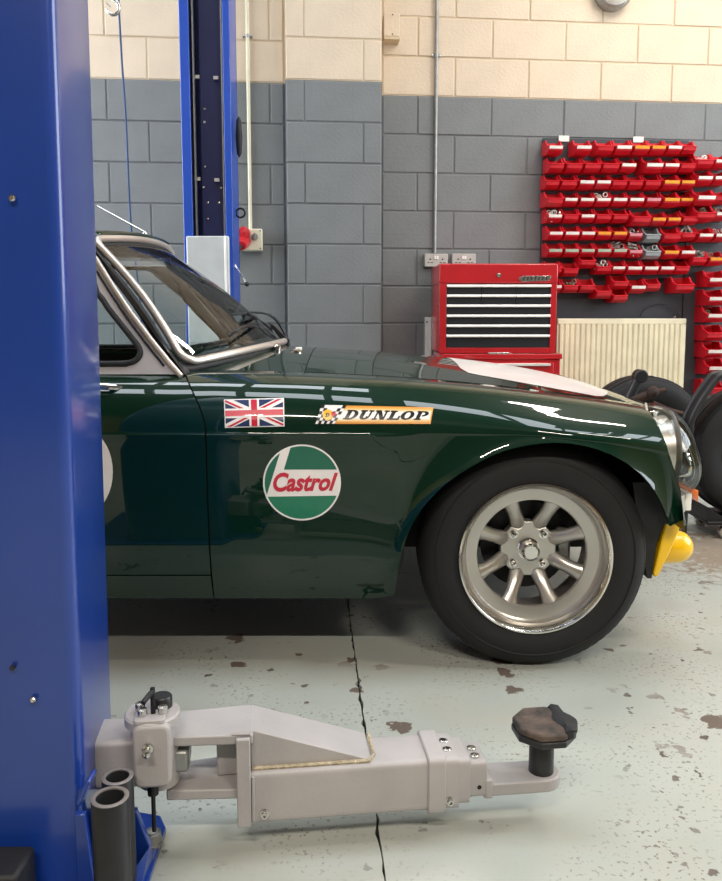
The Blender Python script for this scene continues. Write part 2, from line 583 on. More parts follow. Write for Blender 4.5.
UP = [.06, .15, .35, .6, .8, 1, 1.25, 1.5, 1.75, 2, 2.25, 2.5, 2.75, 3, 3.35, 3.7, 4, 4.25, 4.5, 5, 5.33, 5.67, 6]
ROWS = [('L', a) for a in LOW] + [('U', a) for a in UP]
R_SILL = LOW.index(.164)
R_BELT = len(LOW) + UP.index(3)
R_SHUT = len(LOW) + UP.index(4)
R_MID = len(ROWS) - 1
def section(X, row):
    """(half width, height) of the body at station X on a profile row"""
    kind, a = ROWS[row]
    zc, z7, z9 = zcr(X), z7f(X), z9f(X)
    s = dsc(X)
    if kind == 'L':
        b = zb(X)
        z = b + (zc - b) * a
        d = dlow(z) + flare(X, z)
        if a >= .985: d += .0045 * (1 - sstep(.05, .16, X)) * (1 if a == 1 else .75)
        return d * s, z
    z5 = z7 - .043
    P = [(.766, zc - .10), (.768 + flare(X, zc), zc), (.756 + .5 * flare(X, zc), zc + (z5 - zc) * .52), (.716, z5), (.640, z7 - .007), (.55, z7), (.28, z7 + (z9 - z7) * .72), (0, z9), (-.28, z7 + (z9 - z7) * .72)]
    i = min(int(a), 5)
    d, z = cat(P[i], P[i + 1], P[i + 2], P[i + 3], a - i)
    return d * s, z
NOSE_X0, NOSE_X1 = .50, .80
nose_shift = curve1([(0, .052), (2, .045), (5, .020), (8, .002), (len(LOW) + 3, -.004), (R_BELT - 4, -.010), (R_BELT, -.012), (R_SHUT, .03), (R_SHUT + 3, .12), (R_MID, .195)])
def body(u, row, side=-1):
    """point of the body skin: u is the station, bent along the door shut line and the nose"""
    X = u
    if u > NOSE_X0:
        X += nose_shift(row) * ((u - NOSE_X0) / (NOSE_X1 - NOSE_X0)) ** 2
    d, z = section(X, row)
    w = max(0, 1 - abs(u + .398) / .23)
    if w > 0:
        k = min(1.15, max(0, (z - .65) / .143)) if row < R_BELT else 1.0
        X -= .078 * (k ** 1.8) * w
    return Vector((X, YC + side * d, z))

def stations():
    s = [-2.87, -2.8, -2.65, -2.5, -2.35, -2.2]
    s += [REARX + REARR * math.cos(R(a)) for a in range(175, 0, -12)]
    s += [-1.45, -1.3, -1.1, -.9, -.75, -.62, -.53, -.46, -.398, -.35, -.29, -.225, -.16, -.10, -.04, .02, .06, .085]
    s += [arch_pt(a)[0] for a in list(range(194, 150, -4)) + list(range(150, 40, -6))]
    s += [.70 + i * .01 for i in range(12)]
    s = [x for x in s if x <= NOSE_X1]
    s += [NOSE_X1]
    return sorted(set(round(x, 5) for x in s))
ST = stations()
GAP = .0021
def panel(name, u0, u1, r0, r1, side=-1, m=PAINT, both=False, parent=car, close=(1, 1, 1, 1), inset=0.0):
    """a body panel between two stations and two rows, with its edges turned in"""
    us = [u for u in ST if u0 + .004 < u < u1 - .004]
    us = [u0 + (GAP if close[0] else 0)] + us + [u1 - (GAP if close[1] else 0)]
    rows = list(range(r0, r1 + 1))
    def inn(p, k):
        c = Vector((p.x, YC, .45))
        return p + (c - p).normalized() * k
    grid = []
    for u in us:
        col = [body(u, r, side) for r in rows]
        if both:
            col += [body(u, r, 1) for r in rows[-2::-1]]
        if inset: col = [inn(p, inset) for p in col]
        grid.append(col)
    if close[2]:
        for c in grid: c[0] = c[0] + (c[1] - c[0]).normalized() * GAP
    if close[3] and not both:
        for c in grid: c[-1] = c[-1] + (c[-2] - c[-1]).normalized() * GAP
    fl_ = .014
    if not inset:
        full = []
        for i, c in enumerate(grid):
            c2 = list(c)
            lo = inn(c[0], fl_ if r0 else .03) if (r0 or True) else c[0]
            if r0 == 0: lo = c[0] + Vector((0, -side * .035, .002))
            hi = inn(c[-1], fl_)
            full.append([lo] + c2 + [hi])
        if close[0]: full = [[inn(p, fl_) for p in full[0]]] + full
        if close[1]: full = full + [[inn(p, fl_) for p in full[-1]]]
        grid = full
    mm = M()
    mm.loft(grid, closed=False, caps=False)
    return mm.build(name, m, parent, smooth=50), mm
wing, wing_m = panel('front_wing', -.398, NOSE_X1, 0, R_SHUT, close=(1, 0, 0, 1))
panel('front_wing', -.398, NOSE_X1, 0, R_SHUT, side=1, close=(1, 0, 0, 1))
for sd in (-1, 1):
    panel('door', -1.40, -.398, R_SILL, R_BELT, side=sd)
    panel('sill', -1.40, -.398, 0, R_SILL, side=sd, close=(0, 1, 0, 1))
    panel('rear_wing', -2.87, -1.40, 0, R_BELT, side=sd, close=(0, 1, 0, 0))
    panel('cowl', -.64, -.398, R_BELT, R_SHUT, side=sd, close=(0, 0, 0, 0))
bonnet, bonnet_m = panel('bonnet', -.16, NOSE_X1, R_SHUT, R_MID, both=True, close=(1, 0, 1, 0))
panel('cowl', -.64, -.16, R_SHUT, R_MID, both=True, close=(0, 0, 0, 0))
panel('rear_deck', -2.87, -2.2, R_BELT, R_MID, both=True, close=(0, 0, 0, 0))
for sd in (-1, 1):  # added black sheets behind the panel gaps, stopping light from leaking through
    panel('gap_backing', -1.45, -.25, 2, R_BELT, side=sd, m=VOID, inset=.012)
    panel('gap_backing', -.45, .80, R_BELT - 4, R_SHUT + 3, side=sd, m=VOID, inset=.012)
# front face under the bonnet edge
nose = M()
ring = [body(NOSE_X1, r, -1) for r in range(0, R_MID + 1)] + [body(NOSE_X1, r, 1) for r in range(R_MID - 1, -1, -1)]
low = [Vector((max(p.x, ring[0].x), p.y, min(p.z, .385))) for p in ring]
nose.loft([[p for p in ring], [p * .5 + q * .5 + Vector((.012, 0, 0)) for p, q in zip(ring, low)], low], closed=False, caps=False)
nose.build('nose_panel', PAINT, car, smooth=50)
gr = M().prism([(YC + .44 * math.cos(a) * (1 if abs(math.cos(a)) < .8 else 1), .50 + .085 * math.sin(a)) for a in [2 * math.pi * k / 32 for k in range(32)]], 'x', .985, 1.012)
gr.build('grille_surround', CHROME, car, bevel=.006)
M().prism([(YC + .42 * math.cos(a), .50 + .07 * math.sin(a)) for a in [2 * math.pi * k / 32 for k in range(32)]], 'x', 1.0, 1.016).build('grille', VOID, car)
for k in range(17):
    y = YC - .36 + k * .045
    hh = .066 * math.sqrt(max(0.02, 1 - ((y - YC) / .42) ** 2))
    M().box(1.008, 1.022, y - .004, y + .004, .50 - hh, .50 + hh).build('grille_bar', CHROME, car)

# underside, wheel housings, cabin tub
ub = M()
ub.box(-2.8, WX - .45, YC - .66, YC + .66, .20, .26)
ub.box(WX - .45, .93, YC - .33, YC + .33, .22, .62)
ub.box(-.5, WX - .40, YC - .66, YC + .66, .2, .72)
ub.build('underbody', VOID, car)
M().box(-2.2, -.62, YC - .66, YC + .66, .26, .30).build('cabin_floor', FABRIC, car)
M().box(-.72, -.47, YC - .64, YC + .64, .62, .815).build('dashboard', BLACKPL, car, bevel=.03)
for sd in (-1, 1):
    y0, y1 = YC + sd * .745, YC + sd * .34
    w = M()
    prof = [(.350, 0), (.375, .0), (.38, sd * -.40), (.10, sd * -.41)]
    w.lathe([(r, h) for r, h in prof], (WX, y0, WZ), 'y', 48, a0=R(16), a1=R(186))
    w.build('wheel_housing', VOID, car)
    w = M().lathe([(.33, 0), (.34, sd * -.4)], (REARX, y0, WZ), 'y', 40, a0=R(-10), a1=R(190))
    w.build('wheel_housing', VOID, car)
    # black splash guard closing the arch in front of the tyre
    yy = sorted((YC + sd * .672, YC + sd * .36))
    sg = M().prism([(.735, .50), (.795, .50), (.838, .412), (.826, .385), (.806, .330), (.797, .232), (.786, .232), (.765, .33)], 'y', yy[0], yy[1])
    sg.build('splash_guard', BLACK, car)

# wheel
def make_wheel(X, yface, side, parent):
    """yface is the outer tyre face; side -1 faces the camera"""
    c = (X, yface, WZ)
    q = -side        # +1: depth runs away from the viewer of this side
    D = lambda h: q * h
    rim = M()
    prof = [(.196, .012), (.203, .006), (.2055, -.002), (.2035, -.010), (.199, -.012), (.194, -.006), (.191, .006), (.189, .022), (.184, .030), (.180, .034), (.166, .036), (.150, .040), (.147, .046), (.149, .060), (.160, .085), (.168, .16), (.18, .18), (.195, .185)]
    rim.lathe([(r, D(h)) for r, h in prof], c, 'y', 72)
    w = rim.build('wheel', RIM, parent, origin=c, smooth=30)
    lip = M().lathe([(r, D(h)) for r, h in [(.2062, -.001), (.2040, -.0118), (.1990, -.0132), (.1932, -.0070), (.1902, .006), (.1882, .021)]], c, 'y', 72)
    lip.build('polished_lip', RIMBRIGHT, w, origin=c, smooth=50)
    t = M()
    tp = [(.197, .005), (.212, -.006), (.232, -.012), (.255, -.0105), (.275, -.004), (.290, .008), (.2995, .020), (.305, .030), (.3072, .042)]
    tread = []
    for g in (.058, .085, .112, .139):
        tread += [(.3072, g - .004), (.300, g - .003), (.300, g + .003), (.3072, g + .004)]
    back = [(r, .197 - h) for r, h in tp[::-1]]
    t.lathe([(r, D(h)) for r, h in tp + tread + back], c, 'y', 96)
    t.build('tyre', TYRE, w, origin=c, smooth=35)
    # shoulder lugs of the tread
    lg = M()
    for k in range(72):
        a = 2 * math.pi * k / 72
        ca, sa = math.cos(a), math.sin(a)
        ring0 = []
        for (r, h) in [(.2970, .0155), (.3035, .026), (.3080, .044)]:
            for da in (-.028, .028):
                ring0.append((c[0] + r * math.cos(a + da), c[1] + D(h), c[2] + r * math.sin(a + da)))
        lg.add(ring0, [(0, 1, 3, 2), (2, 3, 5, 4)])
    o = lg.build('tread_lugs', TYRE, w, origin=c)
    o['kind'] = 'stuff'
    # raised rings on the sidewall
    M().lathe([(r, D(h)) for r, h in [(.262, -.0085), (.264, -.0105), (.267, -.0095), (.268, -.006)]], c, 'y', 72).build('sidewall_ring', TYRE, w, origin=c)
    # hub plate: eight lobed disc
    hp = []
    for k in range(16):
        a = R(22.5 * k)
        if k % 2 == 0: hp += [(.078, a - R(8)), (.078, a + R(8))]
        else: hp += [(.063, a - R(5)), (.063, a + R(5))]
    hub = M().prism([(c[0] + r * math.cos(a), c[2] + r * math.sin(a)) for r, a in hp], 'y', c[1] + D(.090), c[1] + D(.125))
    hub.build('hub_plate', RIM, w, origin=c, bevel=.003, smooth=30)
    for k in range(8):
        a = R(22.5 + 45 * k)
        e, tn = Vector((math.cos(a), 0, math.sin(a))), Vector((-math.sin(a), 0, math.cos(a)))
        rings = []
        for (r, dep, wd, th) in [(.052, .104, .020, .013), (.066, .096, .0225, .016), (.082, .084, .0215, .018), (.102, .072, .0195, .018), (.122, .062, .0195, .017), (.138, .054, .0215, .016), (.152, .047, .0265, .014)]:
            cc = Vector(c) + e * r + Vector((0, D(dep + .008), 0))
            rings.append([cc + tn * (wd * math.cos(g)) + Vector((0, D(-th * math.sin(g)), 0)) for g in [2 * math.pi * j / 14 for j in range(14)]])
        M().loft(rings).build('spoke', RIM, w, origin=c, smooth=60)
    for k in range(4):
        a = R(45 + 90 * k)
        cc = (c[0] + .0575 * math.cos(a), c[1], c[2] + .0575 * math.sin(a))
        M().lathe([(.0125, D(.0895)), (.0125, D(.088)), (.0085, D(.088)), (.0085, D(.076)), (.006, D(.071)), (.0005, D(.070))], cc, 'y', 12).build('lug_nut', CHROME, w, origin=c)
    M().lathe([(.031, D(.091)), (.031, D(.088)), (.0265, D(.087)), (.0248, D(.056)), (.0235, D(.050)), (.020, D(.047)), (.018, D(.049)), (.0005, D(.049))], c, 'y', 32).build('hub_cap', CHROME, w, origin=c)
    M().lathe([(.06, D(.135)), (.125, D(.137)), (.125, D(.147)), (.06, D(.15))], c, 'y', 40).build('brake_disc', DARKST, w, origin=c)
    M().box(c[0] + .085, c[0] + .125, *sorted((c[1] + D(.115), c[1] + D(.165))), c[2] - .05, c[2] + .05).build('brake_caliper', GALV, w, origin=c, bevel=.008)
    return w
w1 = make_wheel(WX, 2.068, -1, car)
def clone_wheel(X, y, rot):
    o = w1.copy()
    COL.objects.link(o)
    o.parent = car
    o.location = Vector((X, y, WZ)) - Vector((CARX, YC, 0))
    o.rotation_euler = (0, 0, rot)
    for ch in list(w1.children):
        d = ch.copy()
        COL.objects.link(d)
        d.parent = o
clone_wheel(WX, 2 * YC - 2.068, math.pi)
clone_wheel(REARX, 2.068, 0)
clone_wheel(REARX, 2 * YC - 2.068, math.pi)

# headlamps behind clear domed covers, indicators, yellow valance
for sd in (-1, 1):
    yl = YC + sd * .565
    cen = Vector((.838, yl, .572))
    # scoop and lamp
    M().lathe([(.118, .012), (.098, .004), (.092, -.03), (.05, -.05)], cen + Vector((.012, 0, 0)), 'x', 36).build('headlamp_bowl', TRIM, car)
    lamp = M().lathe([(.094, .010), (.094, .022), (.086, .026), (.083, .020)], cen + Vector((0, 0, -.005)), 'x', 36).build('headlamp_ring', CHROME, car)
    M().lathe([(.085, .018), (.070, .030), (.045, .039), (.02, .043), (.0005, .044)], cen + Vector((0, 0, -.005)), 'x', 32).build('headlamp_lens', STEEL, lamp, smooth=60)
    # cover: half ellipsoid on a leaning rim
    rings = []
    nu, nv = 14, 40
    top, bot = Vector((.800, yl, .702)), Vector((.900, yl, .438))
    mid = (top + bot) / 2
    up = (top - bot) / 2
    fw = Vector((.103, 0, .012))
    sdv = Vector((sd * -.045 + 0, .130, 0)) if sd > 0 else Vector((.045, .130, 0))
    for i in range(nu + 1):
        a = math.pi / 2 * i / nu * .985
        rings.append([mid + (up * math.sin(b) + sdv * math.cos(b) * (1 - .0 * math.sin(b)) + Vector((-.012 * (1 - abs(math.sin(b))), 0, 0))) * (math.cos(a) ** .8) + fw * math.sin(a) for b in [2 * math.pi * j / nv for j in range(nv)]])
    cov = M().loft(rings, True, False)
    cov.add(rings[-1], [tuple(range(nv))])
    cov.build('headlamp_cover', LENS, car, smooth=60)
    M().tube(rings[0] + [rings[0][0]], .0035, 6).build('cover_rim', TRIM, car)
    # indicator
    ya, yb = sorted((YC + sd * .60, YC + sd * .47))
    ind = M().box(.870, .912, ya, yb, .398, .455).build('indicator', CHROME, car, bevel=.004)
    M().box(.912, .930, ya + .004, yb - .004, .402, .452).build('clear_lens', WHITE, ind, bevel=.004)
    M().prism([(.926, .452), (.934, .452), (.950, .425), (.950, .460), (.928, .464)], 'y', ya + .01, yb - .01).build('amber_lens', GASH, ind, bevel=.002)
    # yellow capped lamp on the valance
    yv = YC + sd * .545
    cp = M().lathe([(.046, -.06), (.049, -.02), (.049, .0), (.048, .03), (.040, .052), (.026, .066), (.0005, .071)], (.885, yv, .285), 'x', 32)
    cp.build('yellow_lamp_cap', YELLOW, car, smooth=60)
val = M().prism([(.828, .392), (.872, .400), (.864, .365), (.842, .305), (.813, .240), (.803, .236), (.800, .250), (.814, .320)], 'y', YC - .678, YC + .678)
val.build('valance', YELLOW, car, bevel=.004)

# cabin: windscreen, roof, side windows
def ws(s, t):
    """windscreen sheet: s across (-1 near .. 1 far), t from base to top"""
    b = Vector((-.492 + .215 * (1 - s * s), YC + s * .592, .812 + .040 * (1 - s * s)))
    tp = Vector((-.772 + .070 * (1 - s * s), YC + s * .480, 1.160 + .028 * (1 - s * s)))
    p = b.lerp(tp, t)
    bulge = .018 * math.sin(math.pi * t)
    return p + Vector((bulge * .8, 0, bulge * .6))
sh = M().loft([[ws(-1 + 2 * i / 24, j / 10) for i in range(25)] for j in range(11)], False, False)
sh.build('windscreen', GLASS, car, smooth=60)
loop = []
cr, ct = .07, .09
for (cs, ctt, a0) in [(1 - cr, 1 - ct, 0), (-1 + cr, 1 - ct, 90), (-1 + cr, ct, 180), (1 - cr, ct, 270)]:
    for k in range(7):
        a = R(a0 + 15 * k)
        loop.append((cs + cr * math.cos(a), ctt + ct * math.sin(a)))
dens = []
for i in range(len(loop)):
    a, b = loop[i], loop[(i + 1) % len(loop)]
    n = max(1, int(max(abs(a[0] - b[0]) / .1, abs(a[1] - b[1]) / .12)))
    dens += [(a[0] + (b[0] - a[0]) * k / n, a[1] + (b[1] - a[1]) * k / n) for k in range(n)]
path = [ws(*p) + Vector((.006, 0, .006)) for p in dens]
M().tube(path + [path[0]], .0115, 10, False).build('windscreen_frame', TRIM, car, smooth=60)
path2 = [ws(-.0 + p[0] * 1.03, .5 + (p[1] - .5) * 1.045) - Vector((.006, 0, .006)) for p in dens]
M().tube(path2 + [path2[0]], .012, 8, False).build('windscreen_rubber', BLACK, car, smooth=60)
path3 = [ws(p[0] * .965, .5 + (p[1] - .5) * .93) - Vector((.003, 0, .003)) for p in dens]
M().tube(path3 + [path3[0]], .008, 8, False).build('inner_rubber', BLACK, car, smooth=60)

def roof_pt(s, t):
    """t 0 windscreen top .. 1 tail"""
    f = ws(s * 1.02, 1.03)
    zc = curve1([(0, 1.214), (.15, 1.234), (.35, 1.243), (.6, 1.205), (.8, 1.08), (1, .86)])(t)
    ze = curve1([(0, 1.182), (.15, 1.186), (.35, 1.178), (.6, 1.145), (.8, 1.02), (1, .83)])(t)
    hw = curve1([(0, .485), (.3, .50), (.6, .52), (1, .60)])(t)
    X = f.x + .022 + (-2.75 - f.x - .022) * t
    return Vector((X, YC + s * hw, ze + (zc - ze) * (1 - abs(s) ** 2.6)))
rf = M().loft([[roof_pt(-1 + 2 * i / 20, j / 24) for i in range(21)] for j in range(25)], False, False)
rfo = rf.build('roof', PAINT, car, smooth=60)
sol = rfo.modifiers.new('thick', 'SOLIDIFY')
sol.thickness, sol.offset = .018, -1
for sd in (-1, 1):
    # gutter above the side windows
    M().tube([roof_pt(sd, t / 20) + Vector((0, sd * .006, -.006)) for t in range(0, 13)], .008, 8).build('gutter', TRIM, car, smooth=60)

def sideplane(z):
    return .655 - (z - .79) * .42     # half width of the side glass at height z
def sp(px, py):
    """point of the near side-window plane seen at a pixel"""
    z = .95
    for _ in range(6):
        p = at(px, py, YC - sideplane(z))
        z = p.z
    return p
def mir(p, sd):
    return Vector((p.x, YC + (p.y - YC) * (-sd), p.z)) if sd > 0 else Vector(p)
# pillar and window frame outlines measured in the plane of the side glass
out_r = [sp(97, 259), sp(113, 285), sp(131, 312), sp(152, 340), sp(169, 361), sp(182, 376)]
in_r = [sp(97, 293), sp(108, 308), sp(119, 322), sp(131, 337), sp(139, 348), sp(140, 355), sp(135, 361), sp(126, 363.5), sp(112, 364), sp(97, 364)]
Z_TOP, Z_BOT = 1.15, in_r[-1].z
def in_side(x, z):
    return Vector((x, YC - sideplane(z), z))
slope = (in_r[0].x - in_r[3].x) / (in_r[0].z - in_r[3].z)
topx = in_r[0].x + slope * (Z_TOP - .012 - in_r[0].z)
hole = [in_side(-1.95, Z_TOP - .04), in_side(-1.7, Z_TOP - .012), in_side(topx - .03, Z_TOP - .012)] + in_r + [in_side(-1.75, Z_BOT), in_side(-1.95, Z_BOT + .03)]
for sd in (-1, 1):
    g = M()
    g.add([mir(p, sd) for p in hole], [tuple(range(len(hole)))])
    g.build('side_window', GLASS, car)
    hp = [mir(p, sd) for p in smooth_path(hole + [hole[0]], 4)]
    M().tube(hp, .0085, 8, False).build('window_rubber', BLACK, car, smooth=60)
    # quarterlight frame plate between rubber and pillar
    sl2 = (out_r[0].x - out_r[3].x) / (out_r[0].z - out_r[3].z)
    ox = out_r[0].x + sl2 * (Z_TOP - out_r[0].z)
    A = [in_side(-1.3, Z_TOP), in_side(ox - .01, Z_TOP)] + out_r + [in_side(out_r[-1].x - .02, .792), in_side(-.75, .792), in_side(-1.3, .792)]
    B = [in_side(-1.3, Z_TOP - .012), in_side(topx - .03, Z_TOP - .012), in_r[0], in_r[1], in_r[2], in_r[3], in_r[4], in_r[5], in_r[7], in_r[8], in_side(-1.3, Z_BOT)]
    pl = M()
    n = len(A)
    pl.add([mir(p, sd) for p in A] + [mir(p, sd) for p in B], [(i, i + 1, n + i + 1, n + i) for i in range(n - 1)])
    o = pl.build('window_frame', SATIN, car, smooth=0)
    so = o.modifiers.new('thick', 'SOLIDIFY')
    so.thickness = .006
    # bright outer strip of the door frame and dark pillar in front of it
    st = [mir(p + Vector((0, -.008, 0)), sd) for p in [in_side(ox - .01, Z_TOP)] + out_r]
    M().tube(st, .0075, 8).build('pillar_strip', TRIM, car, smooth=60)
    st2 = [mir(p + Vector((-.012, -.009, -.012)), sd) for p in [in_side(ox - .02, Z_TOP)] + out_r[:-1]]
    M().tube(st2, .003, 6).build('frame_seal', BLACK, car, smooth=60)
    pil = []
    for k in range(9):
        t = k / 8
        a = ws(-1.03, t * 1.05 - .02)
        b = in_side(-.472 + (ox - .0 + .472) * t, .79 + (Z_TOP - .79) * t)
        mid = (a + b) / 2
        pil.append([mir(q, sd) for q in (a, mid + Vector((.004, -.012, .004)), b, b + Vector((0, .03, 0)), a + Vector((-.01, .04, 0)))])
    M().loft(pil).build('windscreen_pillar', BLACKPL, car, smooth=60)
    # rear quarter panel under the fastback
    q = M()
    q.loft([[mir(roof_pt(-1, t), sd), mir(in_side(min(-1.72, roof_pt(-1, t).x), .79), sd)] for t in [.5, .6, .7, .8, .9, 1.0]], False, False)
    q.build('rear_quarter', PAINT, car)
    # door top moulding
    M().tube([mir(body(u, R_BELT) + Vector((0, -.004, .004)), sd) for u in (-1.4, -1.0, -.75, -.6, -.5, -.44)], .0055, 8).build('waist_strip', BLACK, car)
    # seats
    M().box(-1.55, -1.05, YC + sd * .33 - .22, YC + sd * .33 + .22, .30, .45).build('seat', FABRIC, car, bevel=.04)
    M().prism([(-1.45, .42), (-1.30, .42), (-1.52, .95), (-1.62, .94)], 'y', YC + sd * .33 - .2, YC + sd * .33 + .2).build('seat_back', FABRIC, car, bevel=.03)
M().lathe([(.175 + .012 * math.cos(a), .012 * math.sin(a)) for a in [2 * math.pi * k / 10 for k in range(11)]], (-1.0, YC - .33, .72), 'x', 32).build('steering_wheel', BLACKPL, car, smooth=60)
M().box(-1.005, -.995, YC - .50, YC - .16, .71, .73).build('steering_spoke', STEEL, car)
M().box(-1.9, -1.88, YC - .5, YC + .5, .30, .80).build('bulkhead', FABRIC, car)

# wipers, washer jets, bonnet pins
def wiper(s0, base, tip, mid):
    M().tube([base, mid, tip], [.006, .004, .003], 6).build('wiper_arm', BLACKPL, car)
    return
def ws_at(px, py, lift=.016):
    best = None
    for i in range(61):
        for j in range(41):
            p = ws(-1.05 + 2.1 * i / 60, -.15 + .6 * j / 40)
            d = p - EYEP
            c_, s_ = math.cos(TILT), math.sin(TILT)
            Fd, Ud = d.y * c_ - d.z * s_, d.y * s_ + d.z * c_
            e = (PPX + FOC * d.x / Fd - px) ** 2 + (PPY - FOC * Ud / Fd - py) ** 2
            if best is None or e < best[0]: best = (e, p)
    return best[1] + Vector((lift * .8, -lift * .3, lift))
EYEP = Vector((0, 0, EYE))
jb = at(277, 350, 2.60)
M().lathe([(.013, -.01), (.013, .012), (.006, .018), (.0005, .02)], jb, 'z', 12).build('wiper_boss', CHROME, car)
M().tube(smooth_path([jb + Vector((0, 0, .012)), ws_at(264, 338, .03), ws_at(240, 337, .03), ws_at(222, 344, .022)]), [.006] * 12 + [.0045] * 7, 6).build('wiper_arm', BLACKPL, car)
M().tube(smooth_path([ws_at(256, 334), ws_at(240, 337.5), ws_at(216, 346), ws_at(198, 352)]), .0055, 6).build('wiper_blade', BLACKPL, car)
jb = at(289, 345, 2.90)
M().tube(smooth_path([jb, ws_at(280, 331, .03), ws_at(262, 322, .03), ws_at(240, 317, .02)]), [.006] * 12 + [.0045] * 7, 6).build('wiper_arm', BLACKPL, car)
M().tube(smooth_path([ws_at(228, 318), ws_at(244, 319), ws_at(258, 326), ws_at(268, 332)]), .006, 6).build('wiper_blade', BLACKPL, car)
M().prism([(p.x, p.z) for p in (at(268, 322, 2.88), at(274, 325, 2.88), at(290, 340, 2.88), at(288, 346, 2.88), at(280, 338, 2.88))], 'y', 2.865, 2.89).build('wiper_cover', BLACKPL, car, bevel=.002)
M().tube([at(297, 352, 2.62), at(297, 349.5, 2.62), at(302, 349.5, 2.62)], .009, 8).build('washer_jet', WHITE, car)
M().lathe([(.02, 0), (.02, .006), (.01, .01)], at(296, 352, 2.60), 'z', 12).build('bonnet_catch', CHROME, car)
M().tube([at(97, 206, 2.8), at(146, 233, 2.8)], [.0025, .0035], 6).build('aerial', STEEL, car)
M().lathe([(.014, -.004), (.012, .008), (.006, .018)], at(145, 236, 2.8) - Vector((0, 0, .006)), 'z', 12).build('aerial_base', CHROME, car)
M().tube([body(-.63, R_BELT - 3) + Vector((0, -.006, -.01)), body(-.66, R_BELT - 3) + Vector((0, -.03, -.005)), body(-.80, R_BELT - 3) + Vector((0, -.03, .005)), body(-.83, R_BELT - 3) + Vector((0, -.005, .0))], .008, 8).build('door_handle', CHROME, car)

# ---------------- stickers: flat print following the body skin
bvh_w = BVHTree.FromPolygons([tuple(v) for v in wing_m.v], [tuple(f) for f in wing_m.f])
_dm = M()
_us = [u for u in ST if -1.4 <= u <= -.398]
_dm.loft([[body(u, r) for r in range(R_SILL, R_BELT + 1)] for u in _us], False, False)
bvh_d = BVHTree.FromPolygons([tuple(v) for v in _dm.v], [tuple(f) for f in _dm.f])
bvh_b = BVHTree.FromPolygons([tuple(v) for v in bonnet_m.v], [tuple(f) for f in bonnet_m.f])
EYEV = Vector((0, 0, EYE))
def skin_pt(px, py, lift, tree):
    """point on the body side, lifted off the paint along -Y"""
    d = ray(px, py).normalized()
    hit = tree.ray_cast(EYEV, d)
    if hit[0] is None: return None
    p = hit[0]
    return p + Vector((0, -lift, lift * .3))
def clip(poly, x0, x1, y0, y1):
    def half(ps, f, inter):
        out = []
        for i in range(len(ps)):
            a, b = ps[i], ps[(i + 1) % len(ps)]
            if f(a): out.append(a)
            if f(a) != f(b): out.append(inter(a, b))
        return out
    for ax, v, s in ((0, x0, 1), (0, x1, -1), (1, y0, 1), (1, y1, -1)):
        if not poly: return []
        def inter(a, b):
            t = (v - a[ax]) / (b[ax] - a[ax])
            return (a[0] + t * (b[0] - a[0]), a[1] + t * (b[1] - a[1]))
        poly = half(poly, lambda p: (p[ax] - v) * s >= 0, inter)
    return poly
def sticker(name, polys, m, parent, lift, tree=None, cell=5.0):
    tree = tree or bvh_w
    mm = M()
    for poly in polys:
        xs_, ys_ = [p[0] for p in poly], [p[1] for p in poly]
        i0, i1 = math.floor(min(xs_) / cell), math.ceil(max(xs_) / cell)
        j0, j1 = math.floor(min(ys_) / cell), math.ceil(max(ys_) / cell)
        for i in range(i0, i1):
            for j in range(j0, j1):
                q = clip(list(poly), i * cell, (i + 1) * cell, j * cell, (j + 1) * cell)
                if len(q) < 3: continue
                pts = [skin_pt(x, y, lift, tree) for x, y in q]
                if any(p is None for p in pts): continue
                mm.add(pts, [tuple(range(len(pts)))])
    bmv = mm
    o = bmv.build(name, m, parent, smooth=0, normals=False)
    return o
def dec(name, col, rough=.3):
    return mat(name, col, rough, noise=(40, .03), coat=.3)
D_NAVY, D_RED, D_GREEN, D_BLACK, D_ORANGE, D_YEL = dec('navy_print', '22325c'), dec('red_print', 'c8203c'), dec('green_print', '1f7a5c'), dec('black_print', '15140f'), dec('orange_print', 'dc9038'), dec('yellow_print', 'f3cf6a')
D_BALL = dec('ball_yellow_print', 'eeb412')
D_DGREEN = dec('deep_green_print', '176650')
def quadmap(c00, c10, c11, c01):
    def f(u, v):
        return tuple((1 - u) * (1 - v) * c00[k] + u * (1 - v) * c10[k] + u * v * c11[k] + (1 - u) * v * c01[k] for k in (0, 1))
    return f
# flag
F = quadmap((224, 399.5), (284, 398), (284.5, 426.5), (225, 428))
W_, H_ = 60., 30.
def fmap(polys):
    return [[F(x / W_, y / H_) for x, y in p] for p in polys if len(p) > 2]
def band(x0, y0, x1, y1, w0, w1):
    d = Vector((x1 - x0, y1 - y0)).normalized()
    n = Vector((-d.y, d.x))
    return [(x0 + n.x * w0, y0 + n.y * w0), (x1 + n.x * w0, y1 + n.y * w0), (x1 + n.x * w1, y1 + n.y * w1), (x0 + n.x * w1, y0 + n.y * w1)]
def inb(p): return clip(p, 1, 59, 1, 29)
fs_ = sticker('flag_sticker', fmap([[(0, 0), (60, 0), (60, 30), (0, 30)]]), WHITEDEC, car, .0012)
fs_['label'] = 'red, white and navy flag sticker'
sticker('field', fmap([[(1, 1), (59, 1), (59, 29), (1, 29)]]), D_NAVY, fs_, .0017)
sticker('saltire', fmap([inb(band(-6, -3, 66, 33, -3.2, 3.2)), inb(band(-6, 33, 66, -3, -3.2, 3.2))]), WHITEDEC, fs_, .0022)
red = [clip(band(-6, -3, 66, 33, 0, 2.0), 1, 30, 1, 29), clip(band(-6, -3, 66, 33, -2.0, 0), 30, 59, 1, 29),
       clip(band(-6, 33, 66, -3, 0, 2.0), 1, 30, 1, 29), clip(band(-6, 33, 66, -3, -2.0, 0), 30, 59, 1, 29)]
sticker('red_saltire', fmap(red), D_RED, fs_, .0027)
